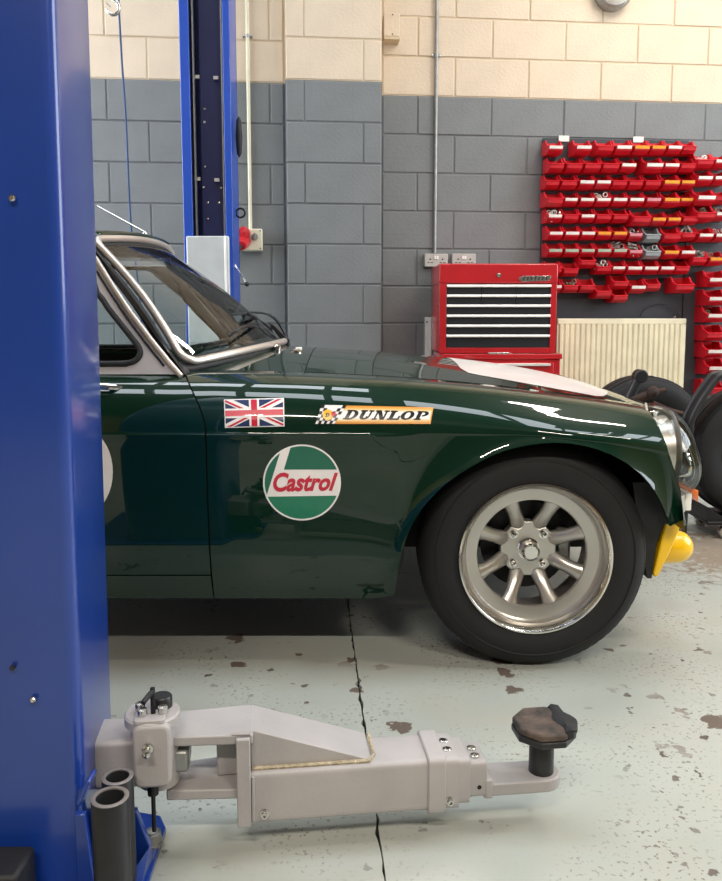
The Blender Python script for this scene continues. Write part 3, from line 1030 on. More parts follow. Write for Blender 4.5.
sticker('white_cross', fmap([[(25, 1), (35, 1), (35, 29), (25, 29)], [(1, 10), (59, 10), (59, 20), (1, 20)]]), WHITEDEC, fs_, .0032)
sticker('red_cross', fmap([[(27, 1), (33, 1), (33, 29), (27, 29)], [(1, 12), (59, 12), (59, 18), (1, 18)]]), D_RED, fs_, .0037)
# round oil sticker
CX, CY, CRX, CRY = 302.0, 482.5, 39.0, 38.0
def circ(r, n=56):
    return [(CX + CRX * r * math.cos(2 * math.pi * k / n), CY + CRY * r * math.sin(2 * math.pi * k / n)) for k in range(n)]
def cclip(poly, r=.955, n=56):
    for k in range(n):
        a = 2 * math.pi * (k + .5) / n
        nx, ny = math.cos(a), math.sin(a)
        lim = r * math.cos(math.pi / n)
        f = lambda p: ((p[0] - CX) / CRX) * nx + ((p[1] - CY) / CRY) * ny - lim
        out = []
        for i in range(len(poly)):
            A, B = poly[i], poly[(i + 1) % len(poly)]
            if f(A) <= 0: out.append(A)
            if (f(A) <= 0) != (f(B) <= 0):
                t = f(A) / (f(A) - f(B))
                out.append((A[0] + t * (B[0] - A[0]), A[1] + t * (B[1] - A[1])))
        poly = out
        if len(poly) < 3: return []
    return poly
oil = sticker('oil_sticker', [circ(1)], WHITEDEC, car, .0012)
oil['label'] = 'round green and white sticker with red lettering'
def zpx(x, y): return (250 + x / 7.22, 440 + y / 7.22)
sticker('upper_field', [cclip([zpx(245, 214), zpx(298, 40), zpx(700, 40), zpx(700, 214)]), cclip([zpx(60, 90), zpx(218, 90), zpx(118, 410), zpx(60, 410)])], D_DGREEN, oil, .0018)
sticker('lower_field', [cclip([zpx(60, 411), zpx(720, 401), zpx(720, 620), zpx(60, 620)])], D_GREEN, oil, .0018)
def text_polys(body_, shear, bold):
    cu = bpy.data.curves.new('lettering', 'FONT')
    cu.body = body_
    cu.shear = shear
    cu.offset = bold
    cu.resolution_u = 4
    cu.space_character = 1.0
    ob = bpy.data.objects.new('lettering', cu)
    COL.objects.link(ob)
    bpy.context.view_layer.update()
    me = ob.evaluated_get(bpy.context.evaluated_depsgraph_get()).to_mesh()
    pts = [(v.co.x, v.co.y) for v in me.vertices]
    polys = [[pts[i] for i in p.vertices] for p in me.polygons]
    bpy.data.objects.remove(ob)
    bpy.data.curves.remove(cu)
    x0, x1 = min(p[0] for p in pts), max(p[0] for p in pts)
    y0, y1 = min(p[1] for p in pts), max(p[1] for p in pts)
    return [[((x - x0) / (x1 - x0), (y - y0) / (y1 - y0)) for x, y in p] for p in polys]
TQ = quadmap(zpx(168, 376), zpx(614, 368), zpx(636, 236), zpx(168, 236))
sticker('lettering', [[TQ(*p) for p in q] for q in text_polys('Castrol', .20, .034)], D_RED, oil, .0025)
# tyre maker's sticker
TB = quadmap((315.5, 424.0), (430.5, 424.0), (433.5, 407.5), (321.5, 405.0))
dn = sticker('tyre_sticker', [[TB(.12, 0), TB(1, 0), TB(1, 1), TB(.12, 1)]], D_ORANGE, car, .0012)
dn['label'] = 'orange and white sticker with black italic lettering'
for q, (cc_, m_) in enumerate((('e3a04c', .06), ('e9b468', .12), ('efca90', .18), ('f4ddb8', .24))):
    sticker('yellow_band', [[TB(.12, m_), TB(.998 - m_ * .05, m_), TB(.998 - m_ * .05, 1 - m_), TB(.12, 1 - m_)]], dec('fade_print_%d' % q, cc_), dn, .0014 + q * .0002)
sticker('white_band', [[TB(.12, .30), TB(.982, .30), TB(.982, .70), TB(.12, .70)]], WHITEDEC, dn, .0023)
sticker('flag_ground', [[TB(0, 0), TB(.165, 0), TB(.225, 1), TB(.0, 1)]], WHITEDEC, dn, .0024)
chk = []
for i in range(7):
    for j in range(6):
        if (i + j) % 2 and not (2 <= i <= 4 and j >= 4):
            chk.append([TB((i + a) / 7 * (.165 + .06 * (j + b) / 6), (j + b) / 6) for a, b in ((0, 0), (1, 0), (1, 1), (0, 1))])
sticker('checks', chk, D_BLACK, dn, .0028)
def ell(cx, cy, rx, ry, n=18): return [(cx + rx * math.cos(2 * math.pi * k / n), cy + ry * math.sin(2 * math.pi * k / n)) for k in range(n)]
sticker('ball', [ell(328, 415, 5.2, 5.4)], D_BALL, dn, .0031)
sticker('arrow', [[(331.5, 411.5), (337.5, 414.3), (331.5, 417.2)]], D_RED, dn, .0034)
def letter(ch):
    def rect(a, b, c, d): return [(a, b), (c, b), (c, d), (a, d)]
    def arc(cx, cy, ro, so, ri, si, a0, a1, n=8):
        out = []
        for k in range(n):
            p, q = R(a0 + (a1 - a0) * k / n), R(a0 + (a1 - a0) * (k + 1) / n)
            out.append([(cx + ro * math.cos(p), cy + so * math.sin(p)), (cx + ro * math.cos(q), cy + so * math.sin(q)), (cx + ri * math.cos(q), cy + si * math.sin(q)), (cx + ri * math.cos(p), cy + si * math.sin(p))])
        return out
    t = .16
    if ch == 'D': return [rect(.10, 0, .40, 1), rect(0, 0, .5, t), rect(0, 1 - t, .5, 1)] + arc(.48, .5, .5, .5, .20, .5 - t, -90, 90)
    if ch == 'U': return [rect(.10, .34, .40, 1), rect(.74, .34, .88, 1), rect(0, 1 - t, .5, 1), rect(.62, 1 - t, 1, 1)] + arc(.49, .36, .39, .36, .10, .18, 180, 360)
    if ch == 'N': return [rect(.12, 0, .26, 1), rect(.78, 0, .92, 1), [(.10, 1), (.42, 1), (.92, 0), (.62, 0)], rect(0, 0, .38, t), rect(.66, 1 - t, 1.04, 1), rect(0, 1 - t, .3, 1)]
    if ch == 'L': return [rect(.10, 0, .40, 1), rect(0, 0, .9, t), rect(0, 1 - t, .5, 1), rect(.76, 0, .9, .42)]
    if ch == 'O': return arc(.5, .5, .5, .5, .20, .5 - t, 0, 360, 16)
    if ch == 'P': return [rect(.10, 0, .40, 1), rect(0, 0, .52, t), rect(0, 1 - t, .5, 1)] + arc(.48, .69, .46, .31, .18, .31 - t, -90, 90)
lets = []
adv = [0, 1.17, 2.40, 3.66, 4.66, 5.88]
for i, ch in enumerate('DUNLOP'):
    for poly in letter(ch):
        lets.append([TB(.222 + (adv[i] + x * 1.10 + .24 * y) / 7.2 * .76, .235 + y * .53) for x, y in poly])
sticker('lettering', lets, D_BLACK, dn, .0026)
sticker('ball_letter', [[(325.3 + x * 4 + y * .8, 416.8 - y * 3.6) for x, y in poly] for poly in letter('D')], D_BLACK, dn, .0037)
# white number disc on the door
DC = (81.5, 472)
sticker('number_disc', [[(DC[0] + 31.5 * math.cos(2 * math.pi * k / 40), DC[1] + 44 * math.sin(2 * math.pi * k / 40)) for k in range(40)]], WHITEDEC, car, .0012, bvh_d)
# white disc on the bonnet
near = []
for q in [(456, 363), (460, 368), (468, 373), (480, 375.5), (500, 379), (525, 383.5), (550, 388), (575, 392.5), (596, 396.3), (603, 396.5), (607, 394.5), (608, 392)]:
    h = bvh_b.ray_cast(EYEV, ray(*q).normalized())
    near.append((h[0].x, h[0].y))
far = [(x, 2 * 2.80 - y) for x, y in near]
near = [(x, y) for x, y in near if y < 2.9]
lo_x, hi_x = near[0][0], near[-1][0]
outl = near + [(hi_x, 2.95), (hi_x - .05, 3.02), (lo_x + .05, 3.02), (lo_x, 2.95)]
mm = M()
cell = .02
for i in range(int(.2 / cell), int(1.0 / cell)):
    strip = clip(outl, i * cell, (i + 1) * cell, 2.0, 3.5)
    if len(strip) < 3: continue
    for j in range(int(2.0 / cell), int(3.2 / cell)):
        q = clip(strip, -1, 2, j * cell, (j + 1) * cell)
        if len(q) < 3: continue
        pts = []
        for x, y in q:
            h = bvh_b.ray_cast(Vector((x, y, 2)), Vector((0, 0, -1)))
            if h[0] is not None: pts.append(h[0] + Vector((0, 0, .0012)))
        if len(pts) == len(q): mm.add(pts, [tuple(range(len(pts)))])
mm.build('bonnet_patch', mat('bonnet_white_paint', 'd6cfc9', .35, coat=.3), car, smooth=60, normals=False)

# ================================================================== NEAR LIFT POST, ARM
post = root('lift_post', (-.62, 1.34, 0), 'large glossy blue vehicle lift post close at the left edge', 'lift post')
def ngon_round(poly, r, n=5):
    out = []
    k = len(poly)
    for i in range(k):
        p0, p1, p2 = Vector(poly[i - 1]), Vector(poly[i]), Vector(poly[(i + 1) % k])
        a, b = (p0 - p1).normalized(), (p2 - p1).normalized()
        A, B = p1 + a * r, p1 + b * r
        for j in range(n + 1):
            t = j / n
            out.append(tuple((1 - t) ** 2 * A + 2 * t * (1 - t) * p1 + t * t * B))
    return out
cs = ngon_round([(-.442, 1.195), (-.474, 1.45), (-.80, 1.47), (-.80, 1.175)], .022)
col_ = M()
col_.loft([[(x + .004 * z, y, z) for x, y in cs] for z in (0.015, 1.0, 2.0, 3.4)])
col_.build('column', POSTBLUE, post, smooth=40)
for (px, py) in ((12, 198), (33, 700)):  # upper speck is a fixing, lower one stands in for a paint scratch
    p = at(px, py, 1.184)
    M().lathe([(.005, .003), (.005, -.001), (.003, -.003), (.0003, -.003)], p, 'y', 10).build('bright_speck', STEEL, post)
pz = at(12, 668, 1.182)
M().lathe([(.004, .004), (.004, -.001), (.0005, -.001)], pz, 'y', 10).build('plug', BLACKPL, post)
bp = [tuple(atz(*p, 0)[:2]) for p in [(150, 884), (166, 834), (161, 822), (128, 816)]]
M().prism([(-.95, 1.02), (-.33, 1.02)] + bp + [(-.475, 1.50), (-.95, 1.50)], 'z', 0, .014).build('base_plate', POSTBLUE, post, bevel=.003)
# gusset plates welded on the base
M().prism([(-.448, .012), (-.415, .012), (-.425, .10), (-.432, .175), (-.448, .175)], 'y', 1.17, 1.182).build('gusset', POSTBLUE, post, bevel=.002)
M().prism([(-.445, .195), (-.425, .235), (-.418, .233), (-.437, .190)], 'y', 1.165, 1.20).build('weld_tab', POSTBLUE, post, bevel=.003)
M().prism([(-.48, .013), (-.360, .013), (-.360, .05), (-.382, .115), (-.48, .115)], 'y', 1.272, 1.284).build('gusset', POSTBLUE, post, bevel=.002)
M().add([(-.395, 1.272, .014), (-.360, 1.272, .014), (-.360, 1.272, .05), (-.395, 1.20, .014), (-.360, 1.20, .014)], [(0, 1, 2), (3, 4, 1, 0), (3, 0, 2), (4, 2, 1), (3, 2, 4)]).build('gusset', POSTBLUE, post)
bt = atz(152.5, 843, .014)
M().lathe([(.020, 0), (.020, .003), (.0165, .003), (.0165, .020), (.011, .022), (.011, .024), (.0005, .025)], bt, 'z', 8).build('anchor_bolt', GALV, post, smooth=30)
M().prism([(-.62, .02), (-.512, .02), (-.512, .122), (-.62, .122)], 'y', 1.10, 1.174).build('rubber_stop', BLACK, post, bevel=.006)

AU = R(7)
TA = Matrix.Translation((-.3727, 1.2983, 0)) @ Matrix.Rotation(AU, 4, 'Z')
arm = root('swing_jib', (-.3727, 1.2983, 0), 'silver grey swing arm low above the floor, joined to the blue post', 'lift arm')
def A(): return M(TA)
def apx(px, py, b):
    """arm-frame point seen at a pixel, b behind the arm's front face"""
    r = ray(px, py)
    inv = TA.inverted()
    o, d = inv @ EYEV, inv.to_3x3() @ r
    s = (b - o.y) / d.y
    return o + d * s
# carriage boss, pivot block with its cap, gear and bolts
bz_ = apx(120, 790, 0).z, apx(120, 742, 0).z
A().box(-.100, -.01, .0, .09, bz_[0], bz_[1]).build('carriage_boss', ARMGREY, arm, bevel=.008)
q0, q1 = apx(133.5, 790, -.035), apx(170, 725, -.035)
pb = [(q0.x, q0.z), (q1.x, q0.z), (q1.x, q1.z), (q0.x, q1.z)]
A().prism(ngon_round(pb, .016, 4), 'y', -.035, .03).build('pivot_block', ARMGREY, arm, bevel=.006, seg=3)
pcx = (q0.x + q1.x) / 2 + .003
_t = atz(152, 712, q1.z + .002)
_l = TA.inverted() @ _t
CB_, pcx = _l.y, _l.x
M(TA).lathe([(.001, .012), (.044, .012), (.047, .009), (.047, -.004), (.001, -.004)], (pcx + .000, CB_ + .004, q1.z - .010), 'z', 36).build('pivot_cap', ARMGREY, arm)
M(TA).lathe([(.001, .022), (.016, .022), (.0185, .019), (.0185, 0), (.001, 0)], (pcx + .014, CB_ + .020, q1.z + .000), 'z', 24).build('gear_cap', BLACKPL, arm)
A().prism(ngon_round([(pcx - .026, -.030), (pcx + .026, -.030), (pcx + .026, .010), (pcx - .026, .010)], .008, 3), 'z', q1.z - .002, q1.z + .007).build('cover_plate', ARMGREY, arm, bevel=.002)
for (dx, dy) in ((-.020, .012), (-.013, -.010), (.020, -.004)):
    M(TA).lathe([(.0085, 0), (.0085, .012), (.004, .013), (.004, .008), (.0005, .008)], (pcx + dx, dy, q1.z + .006), 'z', 12).build('socket_screw', STEEL, arm)
A().tube([(pcx + .004, -.004, q1.z), (pcx + .004, -.004, q1.z + .052), ], .0042, 8).tube([(pcx + .005, -.004, q1.z + .047), (pcx - .002, -.02, q1.z + .044), (pcx - .008, -.033, q1.z + .040)], .0045, 8).build('release_handle', DARKST, arm)
gz = apx(148, 748, -.036)
M(TA).lathe([(.009, .0), (.009, -.004), (.005, -.005), (.005, -.016), (.0065, -.017), (.0065, -.022), (.003, -.024), (.0005, -.024)], gz, 'y', 12).build('grease_nipple', STEEL, arm)
A().cyl((pcx + .006, .030, 0), .036, q0.z - .024, q0.z + .05, n=28).build('pivot_pin', ARMGREY, arm)
A().cyl((pcx + .0, -.005, 0), .0095, q0.z - .028, q0.z + .01, n=16).build('pin_sleeve', DARKST, arm)
A().cyl((pcx + .0, -.005, 0),   .0038, apx(154, 831, -.005).z, q0.z - .02, n=12).build('release_rod', DARKST, arm)
A().box(q1.x - .005, q1.x + .024, .012, .075, q0.z - .004, q1.z - .075).build('gear_segment', GALV, arm, bevel=.006)
# fork plates and the far web of the fork
uz0, uz1 = apx(200, 748, .0).z, apx(200, 738, 0).z
lz0, lz1 = apx(200, 802, .0).z, apx(200, 792, 0).z
A().prism([(pcx, .01), (.186, .0), (.186, .112), (pcx + .01, .10)], 'z', uz0, uz1).build('fork_plate', ARMGREY, arm, bevel=.003)
A().prism([(pcx + .02, .01), (.163, .0), (.163, .118), (pcx + .02, .10)], 'z', lz0, lz1).build('fork_plate', ARMGREY, arm, bevel=.003)
A().box(.120, .163, .045, .115, lz1, uz0).build('fork_web', ARMGREY, arm, bevel=.003)
# end plate, tube, sloping gusset
ep0, ep1 = apx(240, 828, -.012), apx(246, 727, -.012)
A().box(.157, .181, -.004, .118, ep0.z, uz0 + .001).box(.157, .181, -.012, -.002, ep0.z, uz1 - .002).build('end_plate', ARMGREY, arm, bevel=.002)
TZ0, TZ1 = .055, .153
A().prism(ngon_round([(-.0, TZ0), (.10, TZ0), (.10, TZ1), (0, TZ1)], .012, 4), 'x', .178, .555).build('outer_tube', ARMGREY, arm, smooth=50)
gu = A()
gu.prism([(.181, TZ1 - .003), (.398, TZ1 - .003), (.396, TZ1 + .002), (.190, uz1 - .001), (.181, uz1 - .001)], 'y', .014, .108)
gu.build('gusset', ARMGREY, arm, bevel=.002)
A().tube([(.184, .011, TZ1 + .002), (.28, .011, TZ1 + .002), (.393, .011, TZ1 + .002), (.402, .03, TZ1 + .002), (.402, .10, TZ1 + .002)], .004, 6).build('weld_bead', WELD, arm)
A().tube([(.185, -.002, TZ1 - .006), (.185, -.002, TZ0 + .01)], .0035, 6).build('weld_bead', ARMGREY, arm)
A().tube([(.150, .006, uz1), (.182, .002, uz1 + .001)], .004, 6).build('weld_bead', ARMGREY, arm)
A().prism(ngon_round([(-.006, TZ0 - .005), (.106, TZ0 - .005), (.106, TZ1 + .006), (-.006, TZ1 + .006)], .014, 4), 'x', .497, .530).build('collar', ARMGREY, arm, bevel=.003)
A().prism(ngon_round([(.002, TZ0 + .002), (.098, TZ0 + .002), (.098, TZ1 - .002), (.002, TZ1 - .002)], .012, 4), 'x', .530, .549).build('collar', ARMGREY, arm, bevel=.002)
A().prism(ngon_round([(.006, TZ0 + .004), (.094, TZ0 + .004), (.094, TZ1 - .006), (.006, TZ1 - .006)], .012, 4), 'x', .552, .578).build('collar', ARMGREY, arm, bevel=.002)
A().prism(ngon_round([(.012, TZ0 + .012), (.088, TZ0 + .012), (.088, TZ1 - .016), (.012, TZ1 - .016)], .010, 4), 'x', .545, .610).build('inner_tube', ARMGREY, arm, bevel=.002)
for (x, y, z) in ((.540, .035, TZ1 - .002), (.540, .065, TZ1 - .002), (.592, .032, TZ1 - .016), (.592, .058, TZ1 - .016)):
    M(TA).lathe([(.0085, 0), (.0085, .003), (.006, .004), (.003, .004), (.003, .002), (.0005, .002)], (x, y, z), 'z', 14).build('button_screw', STEEL, arm)
for (x, z, y) in ((.204, .077, 0), (.538, .074, .002)):
    M(TA).lathe([(.0085, 0), (.0085, -.003), (.0055, -.004), (.0055, -.011), (.003, -.011), (.003, -.006), (.0005, -.006)], (x, y, z), 'y', 14).build('grease_nipple', STEEL, arm)
M(TA).lathe([(.004, 0), (.004, -.001), (.0005, -.001)], (.596, .012, .088), 'y', 10).build('plug', VOID, arm)
# flat tongue that carries the pad
tg = [(.606, .014), (.726, .014)] + [(.726 + .036 * math.cos(R(a)), .050 + .036 * math.sin(R(a))) for a in range(-80, 90, 20)] + [(.726, .086), (.606, .086)]
A().prism(tg, 'z', .066, .090).build('tongue', ARMGREY, arm, bevel=.003)
A().box(.606, .622, .010, .090, .064, .102).build('weld_block', ARMGREY, arm, bevel=.004)

pad = root('lift_pad', TA @ Vector((.726, .048, .09)), 'worn black octagonal lift pad standing on the tip of the grey arm', 'lift pad')
M(TA).lathe([(.0235, .0), (.023, .078), (.021, .081)], (.726, .048, .0905), 'z', 28).build('stem', BLACKPL, pad)
oc = [(.726 + .060 * math.cos(R(22.5 + 45 * k)), .040 + .060 * math.sin(R(22.5 + 45 * k))) for k in range(8)]
A().prism(oc, 'z', .168, .180).build('pad_plate', BLACKPL, pad, bevel=.002)
A().prism([(.726 + (x - .726) * .985, .040 + (y - .040) * .985) for x, y in oc], 'z', .1803, .194).build('rubber_top', PADTOP, pad, bevel=.004)
# peeled strip of rubber at the far edge
pe = []
for k in range(11):
    t = k / 10
    yy = -.010 + .098 * t
    xo = .789 - .085 * abs(t - .48) ** 1.6
    pe.append([(.748 + .005 * math.sin(9 * t), yy, .1945), (.757, yy, .2000 + .0015 * math.sin(7 * t)), (.772, yy, .1975), (xo, yy, .1935), (xo + .001, yy, .182), (xo - .01, yy, .1805)])
A().loft(pe).build('peeled_strip', BLACK, pad, smooth=60)

# two black adapter tubes standing beside the post
def black_tube(px, py, wpx, Y, zbot, label):
    c = at(px, py, Y)
    r = wpx / 2 * (Y / ray(px, py).y)
    t = M()
    lean = 0
    t.lathe([(r, 0), (r, c.z - zbot - .002), (r - .0015, c.z - zbot), (r - .006, c.z - zbot), (r - .007, c.z - zbot - .003), (r - .007, .02), (.0005, .02), (.0005, 0.0), (r, 0)], (c.x, c.y, zbot), 'z', 36)
    o = root('adapter_tube', (c.x, c.y, zbot), label, 'tube', 'black adapter tubes beside the post')
    t.build('tube_wall', DARKTUBE, o, smooth=40)
    M().lathe([(r - .0005, -.001), (r + .0002, .0005), (r - .003, .0016), (r - .0065, .001), (r - .0068, -.001)], (c.x, c.y, c.z), 'z', 36).build('rim', RIMTUBE, o)
    return o
DARKTUBE = mat('black_tube_paint', '26272a', .4, .3, noise=(18, .15))
RIMTUBE = mat('worn_tube_rim', '8d8784', .4, .5)
black_tube(110, 797, 37, 1.105, .0145, 'black adapter tube nearer the camera, in front of its twin')
black_tube(117.5, 776.5, 31, 1.225, .0145, 'black adapter tube standing behind its twin beside the blue post')

# ================================================================== FAR LIFT POST
FY = 3.95
pc = (at(183, 200, FY).x + at(232.5, 200, FY).x) / 2
hw = .120
post2 = root('lift_post', (pc, FY + .15, 0), 'tall blue lift post with open channel behind the car', 'lift post')
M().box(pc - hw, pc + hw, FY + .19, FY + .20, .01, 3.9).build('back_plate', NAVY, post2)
for s in (-1, 1):
    m_ = M()
    x0, x1 = sorted((pc + s * hw, pc + s * (hw - .012)))
    m_.box(x0, x1, FY, FY + .2, .01, 3.9)
    x0, x1 = sorted((pc + s * hw, pc + s * (hw - .046 if s < 0 else hw - .036)))
    m_.box(x0, x1, FY - .002, FY + .012, .01, 3.9)
    m_.build('channel_flange', FARBLUE, post2, bevel=.004)
M().box(pc - .066, pc - .059, FY + .03, FY + .05, .2, 3.8).box(pc + .070, pc + .077, FY + .03, FY + .05, .2, 3.8).build('guide_strip', GALV, post2)
M().box(pc - hw + .046, pc - .078, FY + .05, FY + .08, .2, 3.8).build('chain_cover', DARKST, post2)
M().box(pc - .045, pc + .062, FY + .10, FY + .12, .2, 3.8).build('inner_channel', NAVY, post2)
cv0, cv1 = at(186, 236, FY - .02), at(230, 310, FY - .02)
M().box(cv0.x, cv1.x, FY - .022, FY + .16, .55, cv0.z).build('carriage_cover', COVER, post2, bevel=.006)
M().box(cv1.x - .022, cv1.x - .012, FY - .030, FY - .020, .55, cv0.z).build('cover_rib', WHITE, post2, bevel=.003)
for (px, py) in ((204.5, 109), (204.5, 122.5), (205, 167), (203.5, 187.5), (221, 188), (208, 203), (219, 203), (208, 219)):
    p = at(px, py, FY + .10)
    M().lathe([(.006, 0), (.006, -.004), (.0005, -.005)], (p.x, FY + .10, p.z), 'y', 8).build('bolt', STEEL, post2)
for (px, py) in ((197, 77), (216, 78), (198, 179), (217, 180)):
    p = at(px, py, FY + .085)
    M().box(p.x - .012, p.x + .012, FY + .078, FY + .088, p.z - .008, p.z + .008).build('wear_block', CARDW, post2)
lv0, lv1 = at(238, 270, FY + .05), at(247, 284, FY + .0)
M().tube([lv0 - Vector((.02, 0, -.03)), lv0, lv1], .005, 6).build('release_lever', STEEL, post2)
M().lathe([(.0005, -.013), (.009, -.009), (.013, 0), (.009, .009), (.0005, .013)], lv1, 'z', 12).build('lever_knob', BLACKPL, post2, smooth=60)
rg = at(240.5, 213, FY + .1)
M().tube([(rg.x + .022 * math.cos(a) , rg.y, rg.z + .022 * math.sin(a)) for a in [2 * math.pi * k / 16 for k in range(17)]], .005, 6).build('eye_ring', DARKST, post2)
rb = at(239, 137, FY + .1)
M().lathe([(.0005, -.10), (.012, -.08), (.017, 0), (.012, .08), (.0005, .10)], rb, 'z', 14).build('rubber_bumper', BLACK, post2, smooth=60)
M().box(pc - .25, pc + .25, FY - .1, FY + .32, 0, .015).build('base_plate', FARBLUE, post2, bevel=.003)

# ================================================================== WALL FITTINGS
def on_wall(T, px, py, off):
    """point at a pixel on a plane off in front of a wall frame"""
    inv = T.inverted()
    o, d = inv @ EYEV, inv.to_3x3() @ ray(px, py)
    s = (-off - o.y) / d.y
    return o + d * s
def conduit(T, pxt, pyt, pxb, pyb, label, saddles):
    a, b = on_wall(T, pxt, pyt, .014), on_wall(T, pxb, pyb, .014)
    x = (a.x + b.x) / 2
    t = root('conduit_pipe', T @ Vector((x, -.014, b.z)), label, 'conduit')
    M(T).tube([(x, -.016, b.z), (x, -.016, CEIL)], .0105, 12).build('pipe', GALV if T is W_RIGHT else BEIGE, t)
    for (sx, sy) in saddles:
        z = on_wall(T, sx, sy, .016).z
        s = M(T).box(x - .028, x + .028, -.008, -.001, z - .009, z + .009)
        s.lathe([(.0125, -.009), (.0125, .009)], (x, -.016, z), 'z', 12)
        so = s.build('saddle', GALV, t)
        for q in (-.022, .022):
            M(T).lathe([(.005, -.008), (.005, -.012), (.0005, -.013)], (x + q, 0, z), 'y', 8).build('screw', STEEL, so)
    return t
conduit(W_RIGHT, 437, 0, 434.5, 253, 'grey metal conduit running down the wall to the double sockets', [(437, 55)])
conduit(W_LEFT, 247.5, 0, 250, 229, 'pale conduit running down the wall to the red plug socket', [(248, 36)])

# metal-clad double sockets
def dbl_socket(px0, px1, py0, py1, label):
    a, b = on_wall(W_RIGHT, px0, py0, .045), on_wall(W_RIGHT, px1, py1, .045)
    t = root('double_socket', W_RIGHT @ Vector(((a.x + b.x) / 2, 0, b.z)), label, 'socket', 'metal double sockets above the tool chest')
    M(W_RIGHT).box(a.x, b.x, -.042, -.001, b.z, a.z).build('back_box', SOCKETM, t, bevel=.006)
    M(W_RIGHT).box(a.x + .002, b.x - .002, -.048, -.042, b.z + .002, a.z - .002).build('face_plate', SOCKETM, t, bevel=.002)
    cx = (a.x + b.x) / 2
    M(W_RIGHT).box(cx - .013, cx - .001, -.053, -.047, a.z - .034, a.z - .014).box(cx + .001, cx + .013, -.053, -.047, a.z - .034, a.z - .014).build('switch', WHITE, t)
    for s in (-1, 1):
        for (dx, dz, w, h) in ((0, -.030, .004, .009), (-.011, -.050, .007, .004), (.011, -.050, .007, .004)):
            M(W_RIGHT).box(cx + s * .038 + dx - w, cx + s * .038 + dx + w, -.0495, -.047, a.z + dz - h / 2 - .004, a.z + dz + h / 2 - .004).build('socket_hole', VOID, t)
    return b
dbl_socket(424.5, 448, 253.5, 267, 'metal double socket nearest the conduit, left one above the red chest')
dbl_socket(452, 476, 253.5, 267, 'metal double socket right of its twin, above the red chest')

# red three-phase plug in a beige switch socket on the left wall
a, b = on_wall(W_LEFT, 238, 228.5, .09), on_wall(W_LEFT, 262.5, 250.5, .09)
t = root('switch_socket', W_LEFT @ Vector(((a.x + b.x) / 2, 0, b.z)), 'beige industrial socket box with a red plug beside the far post', 'socket')
M(W_LEFT).box(a.x, b.x, -.09, -.001, b.z, a.z).build('socket_box', BEIGE, t, bevel=.006)
for (sx, sz) in ((a.x + .012, a.z - .012), (b.x - .012, a.z - .012), (b.x - .012, b.z + .012)):
    M(W_LEFT).lathe([(.004, -.09), (.004, -.092), (.0005, -.092)], (sx, 0, sz), 'y', 8).build('screw', DARKST, t)
M(W_LEFT).lathe([(.020, -.089), (.018, -.105), (.0005, -.106)], (b.x - .042, 0, a.z - .045), 'y', 16).box(b.x - .046, b.x - .038, -.118, -.104, a.z - .065, a.z - .025).build('rotary_switch', GALV, t)
pg = on_wall(W_LEFT, 244, 236, .12)
M(W_LEFT).lathe([(.0005, -.16), (.030, -.155), (.036, -.13), (.036, -.088)], (a.x + .034, 0, a.z - .028), 'y', 20).build('socket_lid', REDPL, t)
M(W_LEFT).tube([(a.x + .036, -.085, a.z - .07), (a.x + .030, -.15, a.z - .085), (a.x + .022, -.20, a.z - .105)], [.036, .034, .026], 16).build('plug', REDPL, t)
M(W_LEFT).tube(smooth_path([(a.x + .022, -.20, a.z - .105), (a.x + .0, -.22, a.z - .16), (a.x - .06, -.2, a.z - .32), (a.x - .08, -.12, .3), (a.x - .06, -.1, .02)]), .008, 8).build('cable', BLACK, t)

# cream cover box where the pier meets the wall
a, b = on_wall(W_RIGHT, 384, 13, .09), on_wall(W_RIGHT, 399.5, 36.5, .09)
t = root('trunking_box', W_RIGHT @ Vector((a.x + .05, 0, b.z)), 'small cream cover box on the wall beside the pier', 'trunking')
M(W_RIGHT).box(a.x, b.x, -.09, -.001, b.z, a.z).build('cover', CREAM, t, bevel=.003)
M(W_RIGHT).box(a.x, b.x + .004, -.092, -.001, b.z - .018, b.z - .001).build('base_lip', CREAM_J, t, bevel=.002)
for z in (a.z - .008, b.z + .012):
    M(W_RIGHT).lathe([(.004, -.09), (.004, -.0925), (.0005, -.0925)], (a.x + .05, 0, z), 'y', 8).build('screw', DARKST, t)

# bulkhead lamp just above the frame
c = on_wall(W_RIGHT, 618, -14, .1)
t = root('bulkhead_lamp', W_RIGHT @ Vector((c.x, 0, c.z)), 'round grey lamp high on the cream wall, cut by the top edge', 'lamp')
M(W_RIGHT).lathe([(.115, -.001), (.115, -.05), (.10, -.07), (.0005, -.075)], (c.x, 0, c.z), 'y', 32).build('lamp_body', GALV, t)
M(W_RIGHT).lathe([(.095, -.07), (.08, -.10), (.04, -.115), (.0005, -.118)], (c.x, 0, c.z), 'y', 32).build('diffuser', WHITE, t, smooth=60)

# hook on its chain and the blue hose
hk = at(112, 6, 3.4)
t = root('lifting_hook', (hk.x, 3.4, hk.z - .04), 'bright steel hook hanging at the top left against the cream wall', 'hook')
hkp = [(hk.x + .004, 3.4, hk.z + .05), (hk.x + .004, 3.4, hk.z + .028)] + [(hk.x + .003 + .026 * math.cos(R(a_)), 3.4, hk.z - .006 + .028 * math.sin(R(a_))) for a_ in range(75, -200, -25)]
M().tube(hkp, [.006, .007] + [.0075] * 8 + [.006] * (len(hkp) - 11) + [.003], 10).build('hook_body', STEEL, t, smooth=60)
M().tube([(hk.x - .022, 3.4, hk.z + .012), (hk.x - .006, 3.4, hk.z - .004)], .003, 6).build('safety_latch', GALV, t)
M().tube([(hk.x + .004, 3.4, hk.z + .04), (hk.x + .004, 3.4, CEIL)], .007, 8).build('hoist_chain', GALV, t)
h0, h1 = at(118.5, 0, 4.3), at(131, 226, 4.3)
